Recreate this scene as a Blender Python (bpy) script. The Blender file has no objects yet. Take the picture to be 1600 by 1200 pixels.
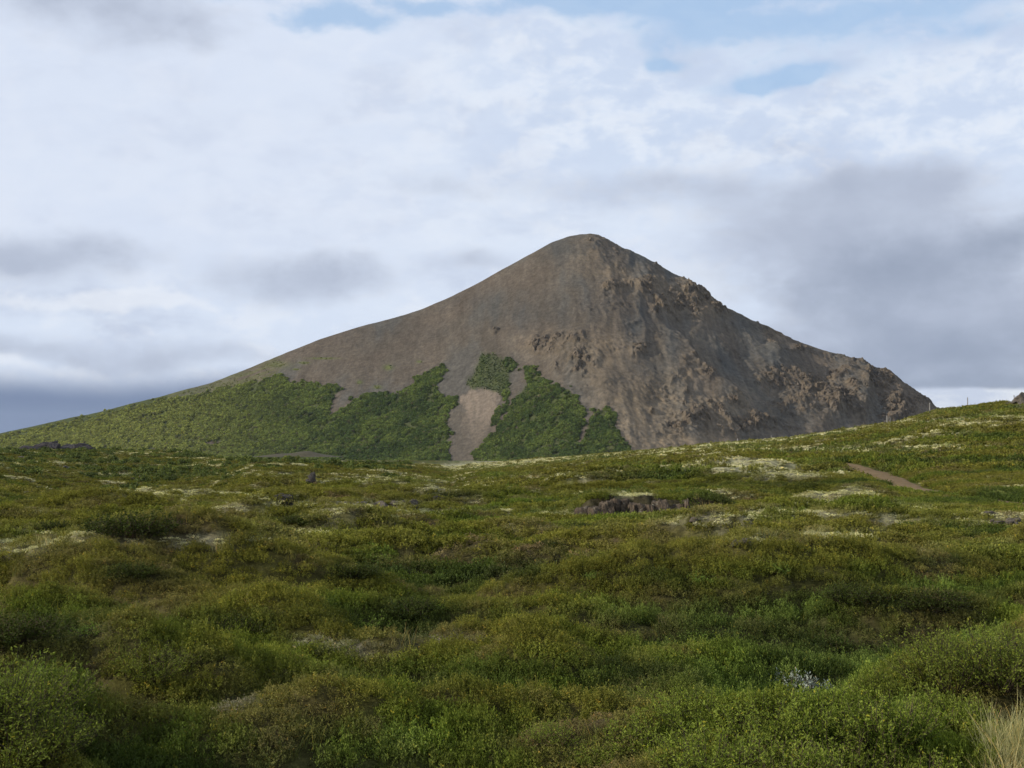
import bpy, math, random
import numpy as np
PI = math.pi
rnd = random.Random(7)
RS = np.random.RandomState(11)
scene = bpy.context.scene
COL = scene.collection

# ------------------------------------------------------------------ camera geometry
F = 2198.0                      # focal length in photo pixels (1600 wide)
EYE = 3.0
TH = math.atan(90.0 / F)        # slight upward tilt
CT, ST = math.cos(TH), math.sin(TH)

def ray(px, py):
    a = (np.asarray(px, float) - 800) / F
    b = (600 - np.asarray(py, float)) / F
    return a, CT - ST * b, ST + CT * b

def at(px, py, depth):
    dx, dy, dz = ray(px, py)
    s = depth / dy
    return dx * s, depth + 0 * s, EYE + dz * s

def project(x, y, z):
    z = z - EYE
    f = y * CT + z * ST
    u = -y * ST + z * CT
    f = np.where(f > 0.5, f, 0.5)
    return 800 + F * x / f, 600 - F * u / f

# ------------------------------------------------------------------ noise
def _h(ix, iy, s):
    h = (ix.astype(np.int64) * 374761393 + iy.astype(np.int64) * 668265263 + s * 1442695041) & 0xFFFFFFFF
    h = ((h ^ (h >> 13)) * 1274126177) & 0xFFFFFFFF
    h = ((h ^ (h >> 15)) * 2246822519) & 0xFFFFFFFF
    return (h ^ (h >> 16)) & 0xFFFFFF

def perlin(x, y, s=0):
    ix, iy = np.floor(x), np.floor(y)
    fx, fy = x - ix, y - iy
    def g(dx, dy):
        a = _h(ix + dx, iy + dy, s) * (2 * PI / 16777216.0)
        return np.cos(a) * (fx - dx) + np.sin(a) * (fy - dy)
    ux = fx * fx * fx * (fx * (fx * 6 - 15) + 10)
    uy = fy * fy * fy * (fy * (fy * 6 - 15) + 10)
    a = g(0, 0) * (1 - ux) + g(1, 0) * ux
    b = g(0, 1) * (1 - ux) + g(1, 1) * ux
    return (a * (1 - uy) + b * uy) * 1.5

def fbm(x, y, s=0, o=4, gain=.5):
    r, a, t = 0, 1, 0
    for i in range(o):
        r = r + a * perlin(x, y, s + i * 17)
        t += a; a *= gain; x = x * 2.03 + 5.1; y = y * 2.03 - 3.7
    return r / t

def ridged(x, y, s=0, o=4):
    r, a, t = 0, 1, 0
    for i in range(o):
        r = r + a * (1 - 2 * np.abs(perlin(x, y, s + i * 13)))
        t += a; a *= .5; x = x * 2.1 + 1.3; y = y * 2.1 + 9.2
    return r / t

def worley(x, y, s=0):
    ix, iy = np.floor(x), np.floor(y)
    f1 = np.full(x.shape, 9.0); f2 = f1.copy(); idv = np.zeros(x.shape)
    for dx in (-1, 0, 1):
        for dy in (-1, 0, 1):
            h1 = _h(ix + dx, iy + dy, s) / 16777216.0
            h2 = _h(ix + dx, iy + dy, s + 91) / 16777216.0
            d = np.hypot(ix + dx + h1 - x, iy + dy + h2 - y)
            c = d < f1
            f2 = np.where(c, f1, np.minimum(f2, d))
            idv = np.where(c, h1 * 7.3 % 1, idv)
            f1 = np.where(c, d, f1)
    return f1, f2, idv

def sm(a, b, x):
    t = np.clip((x - a) / (b - a), 0, 1)
    return t * t * (3 - 2 * t)

def mix(a, b, t):
    a = np.asarray(a, float); b = np.asarray(b, float)
    t = np.asarray(t)[..., None]
    return a * (1 - t) + b * t

def blob(px, py, cx, cy, sx, sy):
    return np.exp(-(((px - cx) / sx) ** 2 + ((py - cy) / sy) ** 2))

def inpoly(px, py, poly):
    c = np.zeros(px.shape, bool)
    n = len(poly)
    for i in range(n):
        x1, y1 = poly[i]; x2, y2 = poly[(i + 1) % n]
        if y1 == y2: continue
        k = ((y1 > py) != (y2 > py)) & (px < (x2 - x1) * (py - y1) / (y2 - y1) + x1)
        c ^= k
    return c

def dline(px, py, pts):
    """distance to a polyline and signed side (+ = right of travel)"""
    best = np.full(px.shape, 1e9); side = np.zeros(px.shape); tt = np.zeros(px.shape)
    n = len(pts) - 1
    for i in range(n):
        x1, y1 = pts[i]; x2, y2 = pts[i + 1]
        dx, dy = x2 - x1, y2 - y1
        L2 = dx * dx + dy * dy
        t = np.clip(((px - x1) * dx + (py - y1) * dy) / L2, 0, 1)
        d = np.hypot(px - x1 - t * dx, py - y1 - t * dy)
        c = d < best
        side = np.where(c, np.sign(dx * (py - y1) - dy * (px - x1)), side)
        tt = np.where(c, (i + t) / n, tt)
        best = np.where(c, d, best)
    return best, side, tt

# ------------------------------------------------------------------ foreground terrain
PATH_PX = [(1322, 722), (1350, 731), (1385, 744), (1425, 760), (1470, 770), (1530, 777), (1600, 786), (1680, 797)]
PATH_W = None                   # world polyline, filled below
CREST = 150.0
RIDGE_PX = [(-400, .0), (560, .0), (700, .65), (800, 1.15), (900, 1.75), (1000, 2.25), (1120, 2.95), (1235, 3.8), (1320, 4.65), (1400, 5.45), (1500, 6.5), (1600, 7.5), (1760, 8.4), (2200, 9)]
SKY_PX = [(-700, 700), (-300, 701), (0, 705), (150, 708), (300, 713), (400, 719), (520, 722), (640, 725), (700, 727), (760, 722), (820, 717), (900, 711), (1000, 703), (1100, 693), (1235, 681), (1320, 669), (1400, 656), (1466, 641), (1513, 634), (1560, 629), (1600, 627), (1800, 606), (2300, 590)]
RH = [0.0] * len(SKY_PX)
BUMPS = []                      # x, y, rx, ry, amp

def base_z(x, y):
    r = np.hypot(x, y)
    yy = np.maximum(y, 1.0)
    pxa = 800 + F * x / np.maximum(yy, r * .25)
    pxc = 800 + F * x / CREST * 1.0
    H = np.interp(pxa, [p[0] for p in SKY_PX], RH)
    up = sm(62, CREST + 8, y) ** 0.9
    dn = sm(CREST + 15, CREST + 260, y)
    z = H * up * (1 - dn) * np.where(y > 0, 1, 0)
    start = 225 + 170 * sm(420, 230, pxa)
    z = z - 15 * sm(start, start + 420, r)
    z = z + 1.5 * sm(9, 1, r)                 # bank the photographer stands on
    # left part lies a touch higher far off
    z = z + .5 * sm(360, 120, pxa) * sm(150, 330, r) * sm(700, 400, r)
    return z

def hummock(x, y):
    wx = x + 1.2 * fbm(x / 5, y / 5, 3, 2); wy = y + 1.2 * fbm(x / 5, y / 5, 8, 2)
    a = np.abs(perlin(wx / 3.6, wy / 2.7, 21))
    b = fbm(x / 11, y / 8, 40, 2)
    c = np.abs(perlin(wx / 1.45, wy / 1.2, 33))
    d = fbm(x / .5, y / .5, 60, 2)
    e_ = np.abs(perlin((x + 2.5 * b) / 11.5 + 3.1, (y + 2 * b) / 4.8, 71))
    near = 1.55 - .62 * sm(30, 66, np.hypot(x, y))
    return (.52 * a + .72 * b + .20 * c + .05 * d + 1.75 * e_ - .72) * near

def path_d(x, y):
    if PATH_W is None: return np.full(np.shape(x), 1e9)
    return dline(x, y, PATH_W)[0]

def zg(x, y, raw=False):
    x = np.asarray(x, float); y = np.asarray(y, float)
    r = np.hypot(x, y)
    z = base_z(x, y)
    if raw: return z
    pxc = 800 + F * x / CREST
    onhill = sm(600, 1000, pxc) * sm(80, 130, y)
    amp = (1 - .62 * onhill) * sm(2, 11, r) * (1 - .6 * sm(350, 700, r)) * (1 - .35 * sm(60, 200, r))
    if PATH_W is not None:
        pd = path_d(x, y)
        amp = amp * (.12 + .88 * sm(1.5, 6.5, pd))
        z = z - .14 * sm(2.0, 1.2, pd)
    pxz = 800 + F * x / np.maximum(y, 1.0)
    amp = amp * (1 - .8 * sm(1340, 1420, pxz) * sm(40, 54, y) * sm(112, 100, y))
    z = z + hummock(x, y) * amp
    # ledge of the small lava cliff
    k = sm(4.0, 4.7, y * .0 + x) * 0
    lx = (x - CLX) / 3.1
    wob = .35 * perlin(x / 1.3, x * 0 + 3.3, 5) + .12 * perlin(x / .4, x * 0 + 1.3, 6)
    inx = sm(1.12, .8, np.abs(lx))
    z = z * (1 - .75 * sm(1.9, 1.2, np.abs(lx)) * sm(CLY - 18, CLY - 8, y) * sm(CLY + 14, CLY + 7, y))
    ledge = sm(CLY + .15 + wob, CLY + .5 + wob, y) * (1 - sm(CLY + 2.5, CLY + 9, y))
    z = z * (1 - inx * sm(CLY - 3.5, CLY - .5, y) * (1 - sm(CLY + 3, CLY + 9, y)) * .85) + inx * ledge * (.78 + .22 * perlin(x / 1.1, x * 0 + 8.8, 45))
    z = z - inx * .2 * sm(CLY - 2.5, CLY - .6, y) * (1 - sm(CLY + .1 + wob, CLY + .4 + wob, y))
    for (bx, by, rx, ry, a) in BUMPS:
        z = z + a * np.exp(-((x - bx) / rx) ** 2 - ((y - by) / ry) ** 2)
    return z

CLX, CLY = at(1026, 812, 55.0)[0], 55.0

def ground_hit(px, py, lo=5.0, hi=420.0, raw=False):
    dx, dy, dz = [float(v) for v in ray(px, py)]
    ys = np.geomspace(lo, hi, 3000)
    s = ys / dy
    h = EYE + dz * s - zg(dx * s, ys, raw)
    i = np.argmax(h < 0)
    if not (h < 0).any(): i = len(ys) - 1
    y = ys[i]
    return dx * y / dy, y, float(zg(np.array([dx * y / dy]), np.array([y]))[0])

# explicit mounds and hollows read off the photograph (placed on the flat ground, then fixed in the world)
def flat_hit(px, py):
    d = EYE / ((py - 690) / F)
    return (px - 800) / F * d, d
for (px, py, rx, ry, a) in [
        (70, 1015, 1.6, 1.0, -.65), (60, 960, 1.6, .9, .30), (20, 1110, .9, 1.0, .35),
        (640, 985, 1.5, 1.0, -.35), (430, 965, 2.0, 1.0, .30), (830, 890, 3.0, 1.6, .35),
        (1150, 960, 2.2, 1.0, .22), (1300, 925, 3.0, 1.1, .30), (1540, 900, 2.6, 1.3, .42),
        (1250, 1000, 2.2, .9, .30), (1130, 1080, 1.8, .7, -.28), (1560, 1060, 1.2, .7, .2),
        (650, 1040, 2.2, 1.0, .1), (300, 985, 1.5, .8, .2), (700, 790, 3.5, 2.5, -.55), (860, 775, 4, 3, -.25),
        (1200, 815, 4.5, 1.4, .35), (380, 850, 4, 2, .25), (1400, 960, 2, .8, -.2)]:
    bx, by = flat_hit(px, py)
    BUMPS.append((bx, by, rx * 1.1, ry * 1.1, a * 1.5))

a_ = (np.array([p[0] for p in SKY_PX], float) - 800) / F
for _it in range(14):
    ys_ = np.geomspace(60, 430, 260)
    gx_, gy_ = np.meshgrid(a_, ys_)
    wv = 0
    for da in (-.012, -.006, 0, .006, .012):
        zz_ = zg((gx_ + da) * gy_, gy_) + .22
        wv = wv + np.max((zz_ - EYE) / gy_, axis=0) / 5
    tgt = (690 - np.array([p[1] for p in SKY_PX], float)) / F
    RH = list(np.array(RH) + (tgt - wv) * 150 * .8)
PATH_W = None
_pw = [ground_hit(px, py, raw=True)[:2] for px, py in PATH_PX]
# keep the path at a sensible depth ordering: smooth it
PATH_W = [(float(a), float(b)) for a, b in _pw]
print("path", [(round(a, 1), round(b, 1)) for a, b in PATH_W])

# ------------------------------------------------------------------ node helpers
def new_mat(name):
    m = bpy.data.materials.new(name); m.use_nodes = True
    nt = m.node_tree
    for n in list(nt.nodes): nt.nodes.remove(n)
    out = nt.nodes.new('ShaderNodeOutputMaterial')
    return m, nt, out

class NT:
    def __init__(s, nt): s.nt = nt
    def n(s, t, **kw):
        nd = s.nt.nodes.new(t)
        for k, v in kw.items(): setattr(nd, k, v)
        return nd
    def l(s, a, b): s.nt.links.new(a, b)
    def put(s, sock, v):
        if hasattr(v, 'is_linked') or isinstance(v, bpy.types.NodeSocket): s.l(v, sock)
        else: sock.default_value = v
    def m(s, op, a, b=None, c=None, clamp=False):
        nd = s.n('ShaderNodeMath', operation=op, use_clamp=clamp)
        s.put(nd.inputs[0], a)
        if b is not None: s.put(nd.inputs[1], b)
        if c is not None: s.put(nd.inputs[2], c)
        return nd.outputs[0]
    def mr(s, v, a, b, c=0., d=1., smooth=True):
        nd = s.n('ShaderNodeMapRange', interpolation_type='SMOOTHSTEP' if smooth else 'LINEAR')
        for i, q in enumerate((v, a, b, c, d)): s.put(nd.inputs[i], q)
        return nd.outputs[0]
    def mixc(s, f, a, b, bt='MIX'):
        nd = s.n('ShaderNodeMix', data_type='RGBA', blend_type=bt)
        s.put(nd.inputs[0], f)
        for i, q in ((6, a), (7, b)):
            if isinstance(q, (tuple, list)): q = tuple(q) + (1.,) * (4 - len(q))
            s.put(nd.inputs[i], q)
        return nd.outputs[2]
    def noise(s, vec, scale, detail=4, rough=.55, dist=0.):
        nd = s.n('ShaderNodeTexNoise')
        if vec is not None: s.l(vec, nd.inputs['Vector'])
        nd.inputs['Scale'].default_value = scale; nd.inputs['Detail'].default_value = detail
        nd.inputs['Roughness'].default_value = rough; nd.inputs['Distortion'].default_value = dist
        return nd.outputs[0]
    def mapping(s, vec, sc):
        nd = s.n('ShaderNodeMapping'); s.l(vec, nd.inputs[0]); nd.inputs['Scale'].default_value = sc
        return nd.outputs[0]

def leaf_mat(name, color=None, transl=.3, rough=.55, spec=.25, var=.55):
    """thin leaf: colour from the instance's tint (or fixed), varied leaf by leaf"""
    m, nt, out = new_mat(name); k = NT(nt)
    if color is None:
        a = k.n('ShaderNodeAttribute', attribute_type='INSTANCER', attribute_name='tint')
        c = a.outputs['Color']
    else:
        r = k.n('ShaderNodeRGB'); r.outputs[0].default_value = tuple(color) + (1,); c = r.outputs[0]
    lv = k.n('ShaderNodeAttribute', attribute_type='GEOMETRY', attribute_name='lv').outputs['Fac']
    br = k.mr(lv, 0, 1, 1 - var, 1 + var, False)
    vm = k.n('ShaderNodeVectorMath', operation='SCALE'); k.l(c, vm.inputs[0]); k.l(br, vm.inputs['Scale'])
    # older leaves go a little brown-yellow
    c2 = k.mixc(k.mr(lv, .86, .93), vm.outputs[0], k.mixc(1., vm.outputs[0], (1.35, 1.0, .75), 'MULTIPLY'))
    p = k.n('ShaderNodeBsdfPrincipled'); k.l(c2, p.inputs['Base Color'])
    p.inputs['Roughness'].default_value = rough; p.inputs['Specular IOR Level'].default_value = spec
    t = k.n('ShaderNodeBsdfTranslucent'); k.l(k.mixc(1., c2, (1.1, 1.25, .6), 'MULTIPLY'), t.inputs[0])
    mx = k.n('ShaderNodeMixShader'); mx.inputs[0].default_value = transl
    k.l(p.outputs[0], mx.inputs[1]); k.l(t.outputs[0], mx.inputs[2]); k.l(mx.outputs[0], out.inputs[0])
    return m

def simple_mat(name, c1, c2, scale=8., rough=.9, bump=.3, bscale=None, stretch=(1, 1, 1), c3=None):
    m, nt, out = new_mat(name); k = NT(nt)
    tc = k.n('ShaderNodeTexCoord').outputs['Object']
    v = k.mapping(tc, stretch)
    n1 = k.noise(v, scale, 6, .65)
    c = k.mixc(k.mr(n1, .35, .65), c1, c2)
    if c3: c = k.mixc(k.mr(k.noise(v, scale * .6 + 3.3, 5, .7, .4), .58, .68), c, c3)
    p = k.n('ShaderNodeBsdfPrincipled'); k.l(c, p.inputs['Base Color']); p.inputs['Roughness'].default_value = rough
    p.inputs['Specular IOR Level'].default_value = .2
    b = k.n('ShaderNodeBump'); b.inputs['Strength'].default_value = bump; b.inputs['Distance'].default_value = .05
    k.l(k.noise(v, bscale or scale * 3, 6, .7), b.inputs['Height']); k.l(b.outputs[0], p.inputs['Normal'])
    k.l(p.outputs[0], out.inputs[0])
    return m

# ------------------------------------------------------------------ mesh helpers
def mesh_np(name, V, Fq, attrs=None, mat=None, smooth=False):
    """V (n,3); Fq (m,4) or (m,3) int; attrs {name:(domain,type,array)}"""
    me = bpy.data.meshes.new(name)
    V = np.ascontiguousarray(V, np.float32); Fq = np.ascontiguousarray(Fq, np.int32)
    me.vertices.add(len(V)); me.vertices.foreach_set('co', V.ravel())
    k = Fq.shape[1] if len(Fq) else 3
    if len(Fq):
        me.loops.add(Fq.size); me.loops.foreach_set('vertex_index', Fq.ravel())
        me.polygons.add(len(Fq))
        me.polygons.foreach_set('loop_start', np.arange(0, Fq.size, k, dtype=np.int32))
        me.polygons.foreach_set('use_smooth', np.full(len(Fq), smooth, bool))
    me.update(calc_edges=True)
    for nm, (dom, typ, arr) in (attrs or {}).items():
        a = me.attributes.new(nm, typ, dom)
        arr = np.ascontiguousarray(arr)
        if typ == 'FLOAT_COLOR':
            if arr.shape[1] == 3: arr = np.hstack([arr, np.ones((len(arr), 1))])
            a.data.foreach_set('color', arr.astype(np.float32).ravel())
        elif typ == 'FLOAT_VECTOR': a.data.foreach_set('vector', arr.astype(np.float32).ravel())
        elif typ == 'INT': a.data.foreach_set('value', arr.astype(np.int32).ravel())
        else: a.data.foreach_set('value', arr.astype(np.float32).ravel())
    if mat: me.materials.append(mat)
    return me

def add(name, me, parent=None, loc=(0, 0, 0), rot=(0, 0, 0), scale=(1, 1, 1), **props):
    o = bpy.data.objects.new(name, me); COL.objects.link(o)
    o.location = loc; o.rotation_euler = rot; o.scale = scale
    if parent: o.parent = parent
    for k, v in props.items(): o[k] = v
    return o

def grid_faces(nr, nc, wrap=False):
    i = np.arange(nr - 1)[:, None]; j = np.arange(nc if wrap else nc - 1)[None, :]
    j2 = (j + 1) % nc
    a = i * nc + j; b = i * nc + j2; c = (i + 1) * nc + j2; d = (i + 1) * nc + j
    return np.stack([a, b, c, d], -1).reshape(-1, 4)

def leaves_mesh(P, D, N, ln, wd):
    """rhombic leaves: base P, direction D, normal N (n,3), length ln, width wd (n,)"""
    D = D / np.linalg.norm(D, axis=1, keepdims=True)
    S = np.cross(D, N); S /= np.linalg.norm(S, axis=1, keepdims=True) + 1e-9
    N2 = np.cross(S, D)
    ln = ln[:, None]; wd = wd[:, None]
    v = np.stack([P, P + D * ln * .5 + S * wd * .5 + N2 * wd * .12, P + D * ln - N2 * ln * .08, P + D * ln * .5 - S * wd * .5 + N2 * wd * .12], 1)
    V = v.reshape(-1, 3)
    Fq = np.arange(len(V)).reshape(-1, 4)
    return V, Fq

def rdir(n, rs, up=0.):
    d = rs.normal(size=(n, 3)); d[:, 2] += up
    return d / np.linalg.norm(d, axis=1, keepdims=True)

# ------------------------------------------------------------------ stuff scattering (geometry nodes, stuff only)
def scatter(name, P, rotz, scale, tint, protos, idx, label, category, tilt=.15):
    n = len(P)
    rot = np.zeros((n, 3)); rot[:, 2] = rotz
    rot[:, 0] = RS.normal(0, tilt, n); rot[:, 1] = RS.normal(0, tilt, n)
    if scale.ndim == 1: scale = np.repeat(scale[:, None], 3, 1)
    me = mesh_np(name, P, np.zeros((0, 3), int), {
        'rot': ('POINT', 'FLOAT_VECTOR', rot), 'scl': ('POINT', 'FLOAT_VECTOR', scale),
        'idx': ('POINT', 'INT', idx), 'tint': ('POINT', 'FLOAT_COLOR', np.clip(tint, 0, 1))})
    o = add(name, me, kind='stuff', label=label, category=category)
    pc = bpy.data.collections.new(name + '_kinds')
    for p in protos: pc.objects.link(p)
    g = bpy.data.node_groups.new(name, 'GeometryNodeTree')
    g.interface.new_socket('Geometry', in_out='INPUT', socket_type='NodeSocketGeometry')
    g.interface.new_socket('Geometry', in_out='OUTPUT', socket_type='NodeSocketGeometry')
    gi = g.nodes.new('NodeGroupInput'); go = g.nodes.new('NodeGroupOutput')
    ip = g.nodes.new('GeometryNodeInstanceOnPoints'); ci = g.nodes.new('GeometryNodeCollectionInfo')
    ci.inputs['Collection'].default_value = pc
    ci.inputs['Separate Children'].default_value = True; ci.inputs['Reset Children'].default_value = True
    def at_(nm, t):
        a = g.nodes.new('GeometryNodeInputNamedAttribute'); a.data_type = t
        a.inputs['Name'].default_value = nm
        return [s for s in a.outputs if s.enabled][0]
    L = g.links.new
    L(gi.outputs[0], ip.inputs['Points']); L(ci.outputs[0], ip.inputs['Instance'])
    ip.inputs['Pick Instance'].default_value = True
    L(at_('idx', 'INT'), ip.inputs['Instance Index'])
    L(at_('rot', 'FLOAT_VECTOR'), ip.inputs['Rotation']); L(at_('scl', 'FLOAT_VECTOR'), ip.inputs['Scale'])
    L(ip.outputs[0], go.inputs[0])
    md = o.modifiers.new('scatter', 'NODES'); md.node_group = g
    return o

_pc = [0]
def proto(V, Fq, lv, mat):
    _pc[0] += 1
    me = mesh_np('sprig', V, Fq, {'lv': ('FACE', 'FLOAT', lv)}, mat)
    return bpy.data.objects.new('sprig_%03d' % _pc[0], me)

def blades(n, rs, rad, h, w, lean=.35, seg=3):
    """curved grass blades as quads strips"""
    Vs, Fs, lv = [], [], []
    a = rs.uniform(0, 2 * PI, n); r = rad * np.sqrt(rs.uniform(0, 1, n))
    base = np.stack([r * np.cos(a), r * np.sin(a), np.full(n, -.02)], 1)
    d = rs.uniform(0, 2 * PI, n); hh = h * rs.uniform(.5, 1.1, n); le = lean * rs.uniform(.2, 1.3, n)
    fa = rs.uniform(0, 2 * PI, n)
    side = np.stack([np.cos(fa), np.sin(fa), 0 * fa], 1)
    dirv = np.stack([np.cos(d), np.sin(d), 0 * d], 1)
    rows = []
    for s in range(seg + 1):
        t = s / seg
        c = base + dirv * (hh * le * t ** 1.8)[:, None] + np.array([0, 0, 1.]) * (hh * t * (1 - .25 * le * t))[:, None]
        ww = w * (1 - t) ** .7 * .5 + .0006
        rows.append(np.stack([c - side * ww, c + side * ww], 1))
    V = np.stack(rows, 1).reshape(-1, 3)       # n, seg+1, 2
    b = np.arange(n)[:, None] * (seg + 1) * 2 + np.arange(seg)[None, :] * 2
    Fq = np.stack([b, b + 1, b + 3, b + 2], -1).reshape(-1, 4)
    return V, Fq, np.repeat(rs.uniform(0, 1, n), seg)

def tuft(rs, rad, h, n, leaf, mat, up=.6, wfac=.55, core=True):
    """cushion of dwarf-shrub sprigs: leaves climb a few dozen short twigs"""
    nt_ = max(6, n // 9)
    a = rs.uniform(0, 2 * PI, nt_); r = rad * np.sqrt(rs.uniform(0, 1, nt_))
    tip = np.stack([r * np.cos(a), r * np.sin(a), h * (1 - .55 * (r / rad) ** 2) * rs.uniform(.72, 1.15, nt_)], 1)
    root = tip * np.array([.65, .65, 0]) - np.array([0, 0, .02])
    k = rs.randint(0, nt_, n); t = rs.uniform(.35, 1, n) ** .7
    P = root[k] + (tip - root)[k] * t[:, None] + rs.normal(0, leaf * .3, (n, 3))
    D = rdir(n, rs, up); N = rdir(n, rs, .5)
    ln = leaf * rs.uniform(.6, 1.25, n)
    V, Fq = leaves_mesh(P, D, N, ln, ln * wfac)
    lv = np.clip(rs.uniform(0, 1, nt_)[k] * .6 + rs.uniform(0, 1, n) * .4, 0, 1)
    return proto(V, Fq, lv, mat)

LEAF = leaf_mat('heath_leaves', None, .3, .7, .06, .5)
FARLEAF = leaf_mat('distant_foliage', None, .2, .8, .04, .42)

# ------------------------------------------------------------------ ground mesh
ang = np.concatenate([np.arange(-180, -31, 3.), np.arange(-30, 30, .075), np.arange(30, 180, 3.)])
rr = np.concatenate([[.3, 1., 2.], np.geomspace(3, 430, 620), np.geomspace(440, 14000, 60)])
A, R = np.meshgrid(np.radians(ang), rr)
GX = R * np.sin(A); GY = R * np.cos(A)
GZ = zg(GX.ravel(), GY.ravel()).reshape(GX.shape)
print('ground verts', GX.size)

# ---- vegetation colour field, with shade of banks and hollows painted in, fixed to the ground
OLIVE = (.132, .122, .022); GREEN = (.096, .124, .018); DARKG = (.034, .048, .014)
BROWN = (.112, .088, .038); REDBR = (.100, .066, .040); PALE = (.50, .46, .28); LIME = (.135, .175, .036)
GREY = (.23, .21, .18)
PALE_PX = [(718, 729, 42, 4), (790, 722, 40, 3), (870, 714, 50, 3), (960, 706, 60, 4), (1060, 697, 60, 4), (1150, 689, 60, 4), (1230, 681, 50, 4),
           (1300, 672, 60, 4), (1380, 660, 50, 3), (1510, 661, 34, 9), (1590, 655, 30, 8), (1470, 680, 30, 4), (1240, 741, 60, 7), (1190, 738, 40, 5),
           (1060, 705, 70, 5), (1350, 706, 60, 5), (1230, 703, 90, 5), (1140, 730, 70, 4), (900, 745, 50, 4), (1040, 774, 60, 2), (960, 773, 40, 2),
           (1100, 816, 50, 5), (1230, 802, 60, 6), (1150, 808, 50, 5), (1340, 806, 50, 5), (1160, 845, 40, 6), (1285, 838, 60, 6), (1500, 860, 50, 4),
           (1590, 853, 30, 4), (60, 850, 90, 7), (300, 845, 90, 7), (20, 862, 40, 5), (150, 832, 60, 8), (420, 790, 70, 4), (380, 742, 60, 4),
           (660, 800, 60, 4), (570, 752, 50, 4), (560, 790, 60, 4), (300, 770, 60, 4), (200, 742, 60, 4), (330, 727, 60, 3), (80, 722, 60, 3),
           (820, 800, 50, 4), (880, 806, 50, 4), (520, 832, 40, 4), (1500, 700, 60, 3), (1560, 820, 30, 4), (210, 707, 50, 3), (1430, 815, 60, 4), (590, 745, 40, 3)]
GREY_PX = [(600, 787, 30, 4), (1215, 745, 35, 5), (570, 1010, 70, 9), (700, 1003, 40, 5), (370, 1108, 28, 8), (500, 1010, 40, 8), (580, 1025, 40, 5), (1598, 632, 14, 8)]
LUSH_PX = [(590, 872, 26, 7, 1), (1100, 740, 100, 8, .4), (650, 755, 80, 6, .5), (780, 745, 40, 5, .6), (1000, 735, 60, 5, .5), (30, 1080, 120, 90, .6),
           (1300, 960, 300, 22, .35), (1250, 1130, 300, 80, .7), (1500, 925, 120, 10, .8), (1100, 920, 60, 12, .5), (1180, 905, 60, 10, .3), (800, 780, 90, 12, .5), (1560, 1020, 80, 30, .8),
           (560, 1170, 200, 40, .4), (1000, 960, 140, 20, .45), (250, 1010, 90, 30, .4), (1260, 726, 60, 5, .3), (1350, 790, 120, 7, .6)]
BROWN_PX = [(1100, 940, 120, 18, .7), (1000, 1000, 90, 14, .6), (230, 1110, 70, 25, .8), (210, 1100, 60, 20, .6), (480, 1100, 60, 20, .5), (700, 1100, 50, 18, .8), (1030, 1120, 50, 20, .6),
            (130, 1160, 70, 25, .8), (140, 925, 90, 20, .6), (230, 945, 60, 15, .7), (700, 940, 70, 14, .5), (1300, 920, 120, 14, .6), (1280, 990, 70, 16, .6), (1480, 848, 70, 7, .9),
            (1200, 850, 160, 8, .4), (640, 885, 70, 12, .6), (140, 870, 120, 7, .5), (1060, 870, 120, 10, .5), (1550, 890, 80, 18, .6), (1180, 990, 60, 10, .5), (420, 1080, 50, 12, .6), (220, 712, 60, 3, .7), (1300, 800, 60, 4, .4)]

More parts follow.
